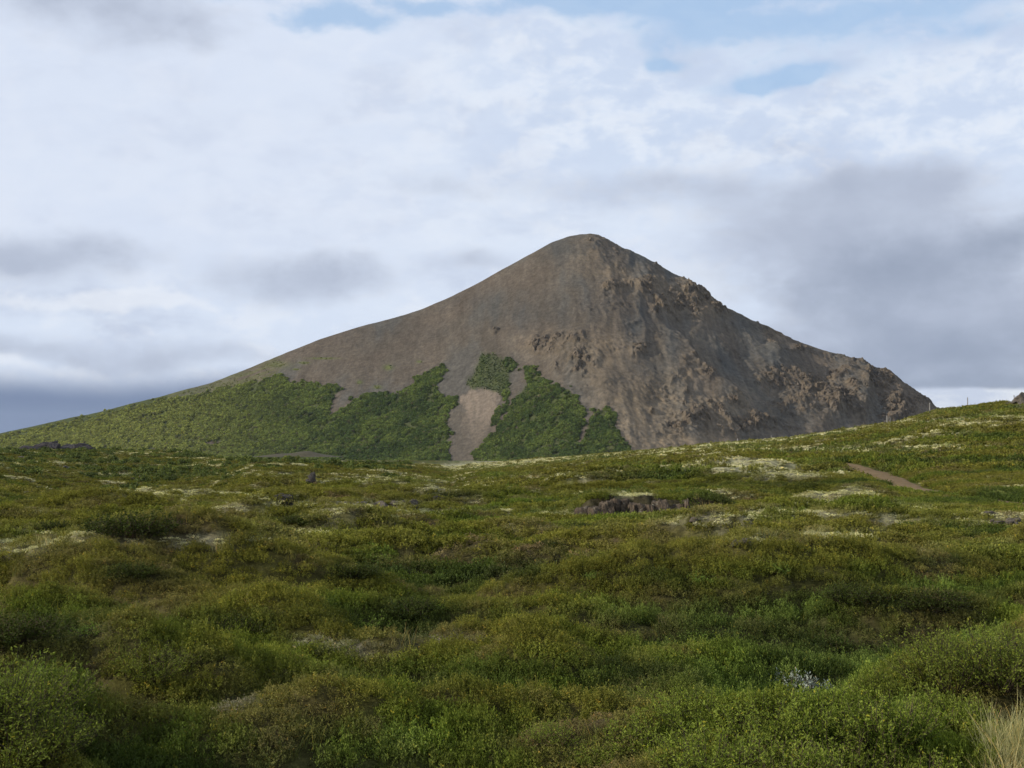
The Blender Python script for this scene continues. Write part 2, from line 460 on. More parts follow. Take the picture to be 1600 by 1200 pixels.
BANK_SHADE = [(430, 975, 130, 13), (640, 965, 60, 22), (80, 990, 120, 26), (830, 902, 200, 11), (1390, 948, 190, 10), (1330, 1032, 130, 14), (1490, 880, 80, 11), (560, 903, 70, 13), (210, 902, 70, 10), (30, 1120, 60, 50), (1000, 905, 90, 12),  # dark shrub green, also painted on mound sides in place of shade
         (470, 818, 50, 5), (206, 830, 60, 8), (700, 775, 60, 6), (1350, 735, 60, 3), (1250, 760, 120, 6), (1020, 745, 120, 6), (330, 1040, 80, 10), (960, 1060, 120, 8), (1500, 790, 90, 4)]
def veg(x, y, z, speck=None):
    """per point: colour, lushness, paleness, brownness"""
    px, py = project(x, y, z)
    wq = fbm(x / 2.2, y / 2.2, 500, 3)
    px = px + 14 * wq; py = py + 3.0 * fbm(x / 3, y / 3, 520, 2)
    r = np.hypot(x, y)
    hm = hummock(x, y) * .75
    n1 = fbm(x / 7, y / 6, 100, 4); n2 = fbm(x / 2.4, y / 2.4, 130, 4); n3 = fbm(x / .7, y / .7, 160, 3); n4 = fbm(x / 19, y / 16, 190, 3)
    lush = sm(.12, -.35, hm + .35 * n2) * .75 + .55 * n1
    brown = sm(-.05, .35, n2 + .5 * n3 - .15 * n1 + .15 * hm)
    n5 = fbm(x / .55, y / .9, 175, 3)
    pale = sm(.30, .72, hm * .75 + .85 * n4 + .45 * n5 + .45 * n3 + .3 * n2) * sm(28, 60, r) * .75
    for q in PALE_PX: pale = np.maximum(pale, blob(px, py, q[0], q[1], q[2] * 1.6, q[3] * .85) * sm(-.6, .10, n3 + .5 * n2 + .8 * n5) * 1.15)
    skl = np.interp(px, [p[0] for p in SKY_PX], [p[1] for p in SKY_PX])
    pale = np.maximum(pale, np.exp(-((py - skl - 4) / 8) ** 2) * sm(670, 720, px) * sm(1600, 1200, px) * sm(-.8, .05, n3 + .5 * n2 + .6 * n5) * sm(100, 125, r))
    grey = np.zeros_like(r)
    for q in GREY_PX: grey = np.maximum(grey, blob(px, py, *q) * sm(-.3, .15, n3) * 1.1)
    for q in LUSH_PX:
        b = blob(px, py, *q[:4]); lush = lush + q[4] * b * 1.2; pale = pale * (1 - .7 * b * q[4])
    for q in BROWN_PX:
        b = blob(px, py, *q[:4]); brown = brown + q[4] * b * sm(-.5, .1, n3); lush = lush * (1 - b * q[4])
    lush = np.clip(lush, 0, 1.3); brown = np.clip(brown, 0, 1) * (1 - .6 * np.clip(lush, 0, 1))
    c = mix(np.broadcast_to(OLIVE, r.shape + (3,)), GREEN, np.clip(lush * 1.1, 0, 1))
    c = mix(c, DARKG, np.clip(sm(.0, .5, n1 * .7 - .75 * hm + .3 * n2) * .8, 0, 1))  # hollows tinted dark green: shrub colour doubling as painted shade
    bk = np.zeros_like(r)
    for q in BANK_SHADE: bk = np.maximum(bk, blob(px, py, *q))
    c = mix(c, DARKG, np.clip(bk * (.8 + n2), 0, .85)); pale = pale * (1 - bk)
    c = mix(c, BROWN, brown * .6 * (1 - .7 * bk))
    c = mix(c, REDBR, sm(.25, .55, n3 + .4 * n2) * brown * .7)
    c = mix(c, LIME, sm(.85, 1.3, lush + .3 * n3) * .55)
    c = c * (1 + .30 * n3 + .25 * n2)[..., None]
    pale = np.clip(pale, 0, 1)
    if speck is not None:
        pale = pale * .25 + .75 * (speck < .95 * sm(.12, .62, pale))
    c = mix(c, PALE, pale * .85)
    c = mix(c, GREY, np.clip(grey, 0, 1) * .8)
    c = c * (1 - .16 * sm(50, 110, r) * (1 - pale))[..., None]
    return np.clip(c, .004, .6), lush, pale, brown, grey

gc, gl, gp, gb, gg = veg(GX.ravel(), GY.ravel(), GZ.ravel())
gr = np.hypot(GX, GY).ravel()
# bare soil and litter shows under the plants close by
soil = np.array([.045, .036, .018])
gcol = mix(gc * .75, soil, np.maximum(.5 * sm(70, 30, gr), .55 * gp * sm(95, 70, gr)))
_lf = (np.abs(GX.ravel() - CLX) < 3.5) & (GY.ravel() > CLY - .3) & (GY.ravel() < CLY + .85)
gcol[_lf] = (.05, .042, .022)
m, nt, out = new_mat('heath_ground'); k = NT(nt)
ca = k.n('ShaderNodeAttribute', attribute_name='col').outputs['Color']
tc = k.n('ShaderNodeTexCoord').outputs['Object']
n1 = k.noise(tc, 3.1, 8, .7); n2 = k.noise(tc, 23., 4, .7)
f = k.m('MULTIPLY', k.mr(n1, .3, .7, .55, 1.45), k.mr(n2, .3, .7, .7, 1.3))
vm = k.n('ShaderNodeVectorMath', operation='SCALE'); k.l(ca, vm.inputs[0]); k.l(f, vm.inputs['Scale'])
p = k.n('ShaderNodeBsdfPrincipled'); k.l(vm.outputs[0], p.inputs['Base Color']); p.inputs['Roughness'].default_value = 1
p.inputs['Specular IOR Level'].default_value = .05
b = k.n('ShaderNodeBump'); b.inputs['Strength'].default_value = .8; b.inputs['Distance'].default_value = .08
k.l(n1, b.inputs['Height']); k.l(b.outputs[0], p.inputs['Normal']); k.l(p.outputs[0], out.inputs[0])
GROUNDM = m
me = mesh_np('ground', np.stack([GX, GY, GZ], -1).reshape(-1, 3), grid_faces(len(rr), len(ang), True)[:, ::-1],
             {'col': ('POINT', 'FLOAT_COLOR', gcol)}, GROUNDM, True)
add('ground', me, kind='structure', label='hummocky moorland floor running to the foot of the mountain', category='ground')

# ------------------------------------------------------------------ path
PX_, PY_ = np.array([p[0] for p in PATH_W]), np.array([p[1] for p in PATH_W])
tt = np.linspace(0, len(PATH_W) - 1, 420)
cx = np.interp(tt, range(len(PATH_W)), PX_); cy = np.interp(tt, range(len(PATH_W)), PY_)
for _ in range(60):
    cx[1:-1] = (cx[:-2] + cx[2:] + 2 * cx[1:-1]) / 4; cy[1:-1] = (cy[:-2] + cy[2:] + 2 * cy[1:-1]) / 4
tx, ty = np.gradient(cx), np.gradient(cy); L = np.hypot(tx, ty); nx, ny = -ty / L, tx / L
rows = []
w_all = np.linspace(-1, 1, 13)
for w in w_all:
    ww = (.85 + .45 * fbm(tt * .9, tt * 0 + w * .7, 77, 3)) * sm(0, .5, tt) * w
    X = cx + nx * ww; Y = cy + ny * ww
    Z = zg(X, Y) + .05 * (1 - abs(w)) + .035 + .015 * fbm(X * 3, Y * 3, 9, 3) - (.10 if abs(w) > .99 else 0)
    rows.append(np.stack([X, Y, Z], 1))
V = np.stack(rows, 0).reshape(-1, 3)
PATHM = simple_mat('trodden_earth', (.135, .085, .036), (.180, .120, .055), 1.3, .95, .7, 9, c3=(.06, .055, .025))
me = mesh_np('path', V, grid_faces(13, len(tt)), None, PATHM, True)
add('path', me, kind='structure', label='bare brown earth track climbing the heath slope on the right', category='path')

# ------------------------------------------------------------------ mountain
SIL = [(-700, 760), (-420, 735), (-300, 722), (-150, 702), (0, 677), (60, 664), (150, 645), (250, 620), (330, 598), (400, 572), (450, 550), (500, 530), (560, 511), (620, 496),
       (660, 483), (700, 466), (740, 446), (780, 424), (820, 402), (860, 380), (885, 371), (905, 367), (930, 367), (950, 373), (975, 389), (1010, 403),
       (1030, 413), (1050, 426), (1075, 438), (1105, 459), (1130, 478), (1180, 503), (1240, 530), (1300, 551), (1340, 561), (1375, 576), (1400, 592),
       (1430, 613), (1465, 637), (1500, 664), (1550, 700), (1650, 740), (1800, 770)]
DC, ZB = 1700., -16.
sx, sy, sz = at(np.array([p[0] for p in SIL]), np.array([p[1] for p in SIL]), DC)
MXs = np.concatenate([np.arange(-1150, -640, 6.), np.arange(-640, 560, 1.25), np.arange(560, 760, 6.)])
Zc = np.interp(MXs, sx, sz)
ks = np.exp(-np.linspace(-2, 2, 15) ** 2); ks /= ks.sum()
Zs = np.convolve(np.pad(Zc, 7, 'edge'), ks, 'valid')
Zc = np.where((MXs > 60), Zs * .35 + Zc * .65, Zs)
Hc = np.maximum(Zc - ZB, 0.5)
Lf = 110 + 1.28 * Hc
tf = np.concatenate([-np.geomspace(1, .002, 60), [0], np.linspace(.002, 1, 400)])
T, XX = np.meshgrid(tf, MXs, indexing='ij')
HH = np.broadcast_to(Hc, T.shape); LL = np.broadcast_to(Lf, T.shape)
e = .05
at_ = (np.sqrt(T * T + e * e) - e) / (math.sqrt(1 + e * e) - e)
ZZ = ZB + HH * np.clip(1 - at_, 0, 1) ** 1.22 - 3.0 * np.abs(T) ** 8
YY = DC - T * LL
MPX, MPY = project(XX, YY, ZZ)
W = T * LL                                                   # metres down the face
right = sm(820, 1000, MPX)
# broad ribs and gullies running down the face
warp = 14 * fbm(XX / 60, W / 90, 300, 3)
d = (2.2 + 4.5 * right) * fbm((XX + warp) / 55, W / 170, 310, 3)
d += (.5 + 1.8 * right) * fbm((XX + warp) / 14, W / 60, 330, 3)
d += .35 * fbm(XX / 5, W / 7, 335, 3) * (.5 + right)
def spur(pts, A, wl, wr, ends=.18):
    dd, s, t = dline(MPX + 9 * fbm(XX / 28, W / 28, 341, 3), MPY + 9 * fbm(XX / 28, W / 28, 344, 3), pts)
    pr = np.where(s > 0, np.exp(-dd / wl), np.exp(-(dd / wr) ** 1.5))
    return A * pr * sm(0, ends, t) * sm(1, 1 - ends, t) * sm(5, 75, W)
# side > 0 : below/left when walking to the lower right
d += spur([(955, 388), (990, 408), (1030, 428), (1070, 442), (1110, 468), (1140, 490)], 7, 45, 9)
d += spur([(1010, 480), (1045, 525), (1080, 566), (1112, 602), (1165, 642), (1245, 690)], 18, 60, 11, .38)
d += spur([(985, 430), (998, 470), (1004, 520), (1010, 560)], 6, 30, 8)
d += spur([(1110, 465), (1135, 500), (1190, 545), (1240, 575)], 9, 40, 9)
d += spur([(1190, 535), (1230, 580), (1275, 620), (1330, 660)], 14, 45, 10)
d += spur([(1320, 556), (1352, 585), (1352, 625), (1350, 660)], 17, 40, 9)
d += spur([(1375, 575), (1402, 605), (1405, 650), (1405, 660)], 10, 26, 10)
d += spur([(900, 470), (930, 520), (935, 570), (960, 640)], 4, 35, 16)
CR = [(927, 378, 16, 7, .45), (965, 448, 32, 13, .8), (1012, 455, 22, 22, 1), (1028, 480, 22, 25, .8), (1078, 468, 34, 26, 1.25), (1122, 488, 16, 12, .9), (1060, 440, 40, 8, .5),
      (850, 540, 26, 16, 1), (888, 532, 30, 13, .9), (905, 570, 26, 24, .9), (772, 516, 8, 5, .7), (870, 575, 12, 12, .6),
      (1000, 553, 18, 10, .8), (990, 510, 10, 5, .5), (1082, 580, 22, 14, .6), (1060, 600, 30, 14, .5), (1105, 600, 20, 12, .8), (1018, 645, 7, 5, .7), (1068, 632, 6, 18, .7),
      (1100, 660, 50, 22, .85), (1165, 672, 55, 16, 1), (1060, 675, 30, 14, .8), (1150, 640, 22, 14, .7),
      (1215, 600, 45, 20, .9), (1265, 610, 45, 26, 1.1), (1240, 640, 50, 18, .8), (1310, 630, 40, 30, 1), (1300, 590, 40, 16, .8), (1370, 600, 30, 24, 1.1), (1400, 640, 30, 30, 1.1),
      (1345, 565, 24, 8, .8), (1385, 583, 20, 8, .9), (1250, 545, 20, 6, .6), (1205, 540, 10, 8, .8), (1440, 630, 24, 12, .6), (945, 600, 30, 12, .3), (1000, 600, 60, 30, .25), (975, 520, 60, 30, .12), (1030, 411, 9, 4, .8)]
crag = np.zeros_like(T)
for q in CR: crag = np.maximum(crag, q[4] * blob(MPX + 7 * fbm(XX / 14, W / 14, 350, 2), MPY + 5 * fbm(XX / 12, W / 12, 355, 2), *q[:4]))
crag = np.where(T < -.01, .3 * crag, crag)
rx_ = XX + 5 * fbm(XX / 11, W / 11, 360, 3); rw_ = W + 5 * fbm(XX / 11, W / 11, 365, 3)
w1, w2, wi = worley(rx_ / 12, rw_ / 17, 5)
v1, v2, vi = worley(rx_ / 4.6, rw_ / 6.0, 9)
u1, u2, ui = worley(rx_ / 2.2, rw_ / 2.4, 19)
blocks = (wi - .35) * 6.5 + (w2 - w1) * 3.5 + (vi - .4) * 3.6 + (v2 - v1) * 1.6 + (ui - .4) * 1.2
patch = sm(-.15, .25, fbm(XX / 16, W / 16, 370, 3) + .9 * (crag - .55))
cm_ = sm(.18, .62, crag) * patch
rg = ridged((rx_ + .35 * rw_) / 15, rw_ / 24, 372, 4)
rg2 = ridged((rx_ - .2 * rw_) / 6, rw_ / 9, 373, 3)
d += sm(.05, .5, crag) * (rg * 3.6 + rg2 * 1.3) * (.12 + .88 * sm(1, 16, W))
d += right * (rg2 * .45 + .5 * ridged(rx_ / 22, rw_ / 60, 374, 3)) * sm(0, .05, T)
d += cm_ * (blocks * .85 + 1.4) * np.clip(crag, .4, 1.25) * (.15 + .85 * sm(1, 14, W)) 
# loose boulders strewn over the right-hand scree
d += right * 1.9 * sm(-.1, .3, fbm(XX / 45, W / 45, 383, 3)) * ((vi - .5) * .9 + (ui - .5) * .9)
bm_ = sm(.82, .98, vi) * right * sm(-.1, .3, fbm(XX / 40, W / 40, 380, 3))
d += bm_ * np.clip(.5 - v1, 0, 1) * 5
b2 = sm(.93, .99, ui) * (.25 + right) * sm(-.2, .3, fbm(XX / 30, W / 30, 381, 3))
d += b2 * np.clip(.5 - u1, 0, 1) * 3
fade = sm(1., .93, T) * sm(-.02, .03, T)
# push out along the face normal (towards viewer and up)
sl = .8
DZ = d * fade
YY2 = YY - DZ * .62; ZZ2 = ZZ + DZ * .70
MPX2, MPY2 = project(XX, YY2, ZZ2)

# ---- what grows where
WOOD = [[(-400, 760), (-400, 735), (-150, 706), (0, 682), (100, 661), (200, 637), (262, 624), (300, 620), (355, 606), (400, 598), (442, 585), (455, 604), (480, 599), (528, 603), (532, 609), (518, 622), (513, 650),
         (519, 655), (532, 640), (560, 622), (590, 614), (618, 618), (640, 604), (655, 590), (680, 575), (697, 575), (697, 582), (681, 597), (684, 613), (694, 622), (712, 622), (711, 636), (696, 646), (699, 672), (701, 740), (520, 760)],
        [(818, 572), (834, 574), (842, 585), (862, 603), (888, 609), (905, 625), (912, 655), (904, 690), (903, 745), (738, 745), (740, 712), (770, 680), (790, 655), (802, 625), (824, 612), (824, 592)],
        [(932, 643), (950, 639), (964, 652), (958, 662), (972, 690), (990, 712), (990, 745), (905, 745), (910, 690), (921, 660)],
        [(788, 560), (803, 565), (806, 573), (797, 582), (790, 575)], [(785, 605), (796, 600), (796, 622), (788, 625)],
        [(795, 625), (788, 640), (775, 662), (766, 668), (775, 645)]]
SWARD = [[(752, 553), (765, 549), (785, 560), (806, 573), (796, 585), (795, 620), (780, 612), (760, 606), (733, 605), (729, 594), (740, 585)],
         [(822, 600), (880, 612), (880, 640), (800, 640), (802, 625), (818, 610)]]
SCAR = [(738, 607), (777, 608), (781, 622), (772, 650), (760, 676), (748, 694), (728, 700), (722, 672), (724, 640), (720, 620)]
SCREE2 = [(700, 640), (712, 622), (775, 640), (762, 690), (742, 716), (735, 745), (698, 745), (697, 655)]
BARE = [(272, 706, 9, 9), (330, 692, 16, 5), (736, 666, 6, 5), (804, 665, 5, 5), (250, 705, 22, 4)]
fl_ = lambda q: np.asarray(q).ravel()
def wood_mask(px, py, X, Wd, amp=5):
    a = px + amp * fbm(X / 9, Wd / 9, 400, 3); b = py + amp * .8 * fbm(X / 9, Wd / 9, 404, 3)
    mk = np.zeros(px.shape, bool)
    for pl in WOOD: mk |= inpoly(a, b, pl)
    for q in BARE: mk &= ~(blob(a, b, *q) > .5)
    mk &= ~inpoly(a, b, [(700, 745), (700, 722), (735, 722), (735, 745)])
    return mk
wood = wood_mask(MPX2, MPY2, XX, W)
sw = np.zeros(T.shape, bool)
_a = MPX2 + 4 * fbm(XX / 7, W / 7, 410, 3); _b = MPY2 + 3 * fbm(XX / 7, W / 7, 414, 3)
for pl in SWARD: sw |= inpoly(_a, _b, pl)
def soft(px, py, pls, rad, ns=9):
    acc = 0.; q = np.random.RandomState(3)
    for _ in range(ns):
        ox, oy = q.normal(0, rad, 2); mk = np.zeros(px.shape, bool)
        for pl in pls: mk |= inpoly(px + ox, py + oy, pl)
        acc = acc + mk
    return acc / ns
_st = 6 * fbm(XX / 3.5, W / 40, 416, 3)
scar = soft(_a + _st, _b + 7 * fbm(XX / 5, W / 60, 418, 3) * sm(660, 615, _b), [SCAR], 1.6)
scar2 = soft(_a + _st, _b, [SCREE2], 4)
sws = soft(_a, _b + _st, SWARD, 2.0)
# turf streaks on the upper left flank
sd = MPY2 - np.interp(MPX2, [p[0] for p in SIL], [p[1] for p in SIL])
streak = sm(-.34, .08, fbm(MPX2 / 60, sd / 5.5, 420, 4)) * sm(448, 420, MPX2) * sm(46, 26, sd + 6 * fbm(XX / 12, W / 12, 421, 2)) * (.55 + .45 * sm(330, 200, MPX2))
streak = np.maximum(streak, blob(MPX2, MPY2, 430, 570, 22, 6) * .8)
for q in [(475, 567, 8, 2), (607, 574, 7, 4), (462, 577, 6, 1.5), (505, 560, 20, 1.5), (655, 565, 4, 2), (590, 605, 6, 3), (562, 597, 4, 3)]:
    streak = np.maximum(streak, blob(MPX2, MPY2, *q) * 1.1)
lowgrass = (MPX2 < 262) & (sd < 22) & (sd > -3)

SCREE = (.098, .080, .059); SGREY = (.076, .071, .060); STAN = (.185, .137, .084); SRED = (.104, .079, .056)
nA = fbm((XX + warp) / 90, W / 130, 430, 4); nB = fbm((XX + warp) / 22, W / 120, 440, 4); nC = fbm(XX / 9, W / 16, 450, 4); nD = fbm((XX + warp * .5) / 5, W / 90, 455, 3)
mc = np.broadcast_to(np.array(SCREE), T.shape + (3,)).copy()
mc = mix(mc, SRED, sm(-.1, .35, nA) * .6)
mc = mix(mc, SGREY, sm(.0, .35, -nA + .5 * nB) * .7)
# grey and tan scree, crest shade painted in as grey, read off the photograph
GREYS = [(760, 470, 70, 22, .5), (860, 490, 90, 28, .8), (840, 460, 60, 12, .4), (1000, 500, 24, 45, 1), (1040, 530, 40, 40, .9), (930, 440, 60, 10, .3), (1000, 405, 50, 12, .7), (880, 395, 30, 18, .8), (1045, 428, 40, 9, 1), (990, 398, 30, 8, .8), (932, 382, 14, 6, .8),
         (1215, 560, 40, 22, .9), (1140, 560, 40, 45, .75), (1020, 570, 40, 30, .7), (1210, 650, 40, 20, .4), (1010, 620, 16, 30, .5), (940, 470, 50, 30, .6), (1160, 510, 50, 20, .6), (600, 520, 120, 20, .35), (800, 585, 20, 30, .5)]
TANS = [(960, 425, 45, 14, .8), (1000, 445, 50, 14, .8), (910, 400, 30, 12, .6), (960, 560, 60, 50, .75), (1000, 640, 70, 50, 1), (1040, 690, 90, 30, .9), (1080, 470, 60, 24, .7), (1230, 520, 60, 12, .4), (1130, 640, 60, 30, .6), (870, 540, 50, 20, .5), (990, 690, 60, 20, .8), (1060, 590, 40, 40, .5)]
wpx = MPX2 + 16 * nB; wpy = MPY2 + 12 * nC
g_ = np.zeros_like(T); t_ = np.zeros_like(T)
for q in GREYS: g_ = np.maximum(g_, q[4] * blob(wpx, wpy, *q[:4]))
for q in TANS: t_ = np.maximum(t_, q[4] * blob(wpx, wpy, *q[:4]))
mc = mix(mc, STAN, np.clip(t_ * (.8 + .8 * nC), 0, 1) * .8)
mc = mix(mc, (.055, .053, .047), np.clip(g_ * (.85 + 1.4 * nB), 0, 1) * .9)
mc = mc * (1 + .36 * nB + .26 * nC + .24 * nD * (.4 + right) + .16 * right)[..., None]
mc = mix(mc, mix(np.broadcast_to(np.array((.126, .097, .067)), T.shape + (3,)), (.080, .065, .050), sm(-.2, .3, nC)), cm_ * .85)
mc = mix(mc, (.145, .12, .080), cm_ * sm(.15, .4, fbm(XX / 4, W / 4, 470, 3)) * .5)
mc = mix(mc, np.array((.105, .088, .066)) , scar2 * .6)
mc = mix(mc, np.array((.190, .148, .108)), scar * np.clip(.75 + .6 * nB + .5 * nD, 0, 1) * sm(715, 630, MPY2))
mc = mix(mc, np.array((.100, .112, .034)), np.clip(streak, 0, 1) * .85)
mc = mix(mc, mix(np.broadcast_to(np.array((.042, .054, .016)), T.shape + (3,)), (.062, .070, .024), sm(-.3, .4, nC + nB)), sws * np.clip(.92 + .5 * nB, 0, 1))
mc = mix(mc, np.array((.060, .070, .022)), (wood | lowgrass) * .9)
mc = np.clip(mc, .004, .5)
m, nt, out = new_mat('volcanic_scree'); k = NT(nt)
ca = k.n('ShaderNodeAttribute', attribute_name='col').outputs['Color']
tc = k.n('ShaderNodeTexCoord').outputs['Object']
n1 = k.noise(tc, .22, 8, .72); n2 = k.noise(k.mapping(tc, (1., .3, .3)), .5, 6, .7)
f = k.m('MULTIPLY', k.mr(n1, .3, .7, .74, 1.26), k.mr(n2, .3, .7, .86, 1.14))
vm = k.n('ShaderNodeVectorMath', operation='SCALE'); k.l(ca, vm.inputs[0]); k.l(f, vm.inputs['Scale'])
p = k.n('ShaderNodeBsdfPrincipled'); k.l(vm.outputs[0], p.inputs['Base Color']); p.inputs['Roughness'].default_value = 1
p.inputs['Specular IOR Level'].default_value = .05
b = k.n('ShaderNodeBump'); b.inputs['Strength'].default_value = .5; b.inputs['Distance'].default_value = 1.8
k.l(n1, b.inputs['Height']); k.l(b.outputs[0], p.inputs['Normal']); k.l(p.outputs[0], out.inputs[0])
me = mesh_np('mountain', np.stack([XX, YY2, ZZ2], -1).reshape(-1, 3), grid_faces(len(tf), len(MXs)), {'col': ('POINT', 'FLOAT_COLOR', mc.reshape(-1, 3))}, m, False)
_f = cm_[:-1, :-1].ravel() < .15
me.polygons.foreach_set('use_smooth', _f)
add('mountain', me, kind='structure', label='bare brown volcanic mountain with crags on its right flank', category='mountain')
print('mountain verts', T.size)

# ---- birch scrub on the mountain: a far wood that reads as one mass
def bush_proto(rs, n, rad, h, leaf, mat, lobes=5):
    cs = rs.normal(0, 1, (lobes, 3)) * np.array([rad * .42, rad * .42, 0]); cs[:, 2] = h * rs.uniform(.35, .62, lobes)
    cr = rad * rs.uniform(.42, .7, lobes)
    k_ = rs.randint(0, lobes, n); dd = rdir(n, rs, .45)
    P = cs[k_] + dd * (cr[k_] * rs.uniform(.75, 1.05, n))[:, None] * np.array([1, 1, .85 * h / rad])
    P[:, 2] = np.maximum(P[:, 2], .05)
    N = dd + rs.normal(0, .45, (n, 3)); D = np.cross(N, rdir(n, rs)); ln = leaf * rs.uniform(.6, 1.3, n)
    V, Fq = leaves_mesh(P, D, N, ln, ln * .85)
    lv = np.clip(.5 + (rs.uniform(0, 1, lobes)[k_] - .5) * .5 + rs.normal(0, .16, n), 0, 1)
    return proto(V, Fq, lv, mat)
rs = np.random.RandomState(5)
BP = [bush_proto(rs, 230, 1.6, 2.3, .72, FARLEAF) for _ in range(7)]
wood2 = wood_mask(MPX2, MPY2, XX, W, 16) & (fbm(XX / 7, W / 7, 483, 2) > .0)
ii = np.nonzero(((T > -.02) & (wood | wood2 | (sw & (fbm(XX / 6, W / 6, 480, 3) > .55))) & (MPX2 > -160)).ravel())[0]
X_, Y_, Z_, W_ = XX.ravel()[ii], YY2.ravel()[ii], ZZ2.ravel()[ii], W.ravel()[ii]
pxm = MPX2.ravel()[ii]; sdm = sd.ravel()[ii]
area = 1.25 * (LL.ravel()[ii] / 400)
dens = .85 * sm(-.34, .10, fbm(X_ / 16, W_ / 16, 490, 3)) + .05
# open, grassy spots high on the left toe
dens *= np.where(pxm < 450, .12 + .88 * sm(2, 34, sdm + 8 * fbm(X_ / 12, W_ / 12, 492, 2)), 1)
keep = RS.uniform(0, 1, len(ii)) < dens * area
X_, Y_, Z_, W_, pxm = X_[keep], Y_[keep], Z_[keep], W_[keep], pxm[keep]
n = len(X_)
q1 = fbm(X_ / 40, W_ / 40, 495, 3); q2 = fbm(X_ / 10, W_ / 10, 497, 2)
tn = mix(np.broadcast_to(np.array((.140, .176, .042)), (n, 3)), (.070, .100, .028), sm(-.35, .35, q1 + q2 * .7))
tn = mix(tn, (.265, .270, .070), sm(560, 160, pxm) * .85)
tn = mix(tn, (.12, .11, .06), (RS.uniform(0, 1, n) < .05) * .8)
tn = tn * (1 + RS.uniform(-.38, .42, n) + .3 * q2)[:, None]
sc = .32 + 1.05 * RS.uniform(0, 1, n) ** 1.3 * (1 - .2 * sm(300, 0, pxm))
# small dark bushes on the turf wedge, and strays thinning out up the left flank
_z = ((T > .01) & (((sws > .5) & (fbm(XX / 3, W / 3, 484, 2) > -.3)) | ((streak > .35) & (fbm(XX / 5, W / 5, 485, 2) > .12) & (sd > 3))) & ~wood).ravel()
jj = np.nonzero(_z & (RS.uniform(0, 1, T.size) < .30 * fl_(LL) / 400))[0]
n2_ = len(jj); wed = MPX2.ravel()[jj] > 600
X_ = np.concatenate([X_, XX.ravel()[jj]]); Y_ = np.concatenate([Y_, YY2.ravel()[jj]]); Z_ = np.concatenate([Z_, ZZ2.ravel()[jj]])
tn = np.concatenate([tn, np.where(wed[:, None], (.058, .078, .024), (.16, .175, .045)) * RS.uniform(.7, 1.3, n2_)[:, None]])
sc = np.concatenate([sc, RS.uniform(.22, .5, n2_)]); n = len(X_)
scatter('birch_wood', np.stack([X_, Y_, Z_ - .3], 1), RS.uniform(0, 6.28, n), sc, tn, BP, RS.randint(0, len(BP), n),
        'dense green birch scrub covering the lower slopes of the mountain', 'wood', .05)
print('birch', n)

# ---- angular blocks and fallen rock in the crags, too many to count
m, nt, out = new_mat('crag_rock'); k = NT(nt)
a = k.n('ShaderNodeAttribute', attribute_type='INSTANCER', attribute_name='tint')
p = k.n('ShaderNodeBsdfPrincipled'); k.l(a.outputs['Color'], p.inputs['Base Color']); p.inputs['Roughness'].default_value = 1; p.inputs['Specular IOR Level'].default_value = .05
k.l(p.outputs[0], out.inputs[0]); CRAGM = m
def block_proto(rs):
    import bmesh
    b_ = bmesh.new()
    pts = rs.normal(0, 1, (11, 3)); pts /= np.linalg.norm(pts, axis=1, keepdims=True); pts *= rs.uniform(.7, 1.1, (11, 1))
    for q in pts: b_.verts.new(q * np.array([1, .9, 1.1]))
    r_ = bmesh.ops.convex_hull(b_, input=b_.verts)
    me = bpy.data.meshes.new('block'); b_.to_mesh(me); b_.free(); me.materials.append(CRAGM)
    _pc[0] += 1
    return bpy.data.objects.new('block_%03d' % _pc[0], me)
rs = np.random.RandomState(77)
BL = [block_proto(rs) for _ in range(9)]
fl = lambda q: q.ravel()
pr = fl(cm_) * .075 + fl(right * sm(.05, .4, fbm(XX / 30, W / 30, 481, 3))) * .0045
pr = pr * fl((T > -.005) & (T < .97)) * (~fl(wood)) * fl(LL / 400)
ii = np.nonzero(RS.uniform(0, 1, pr.size) < pr)[0]
n = len(ii); cg = fl(cm_)[ii]
sc = (.55 + 1.9 * RS.uniform(0, 1, n) ** 3) * (.45 + .75 * cg)
S3 = np.stack([sc * RS.uniform(.6, 1.3, n), sc * RS.uniform(.6, 1.2, n), sc * RS.uniform(.7, 1.7, n)], 1)
tn = mix(mc.reshape(-1, 3)[ii], np.array((.120, .092, .064)), np.full(n, .5)) * RS.uniform(.65, 1.6, n)[:, None]
scatter('rubble', np.stack([fl(XX)[ii], fl(YY2)[ii], fl(ZZ2)[ii] - .45 * sc], 1), RS.uniform(0, 6.28, n), S3, tn, BL, RS.randint(0, 9, n),
        'angular brown blocks broken out of the crags on the mountain right flank', 'rubble', .4)

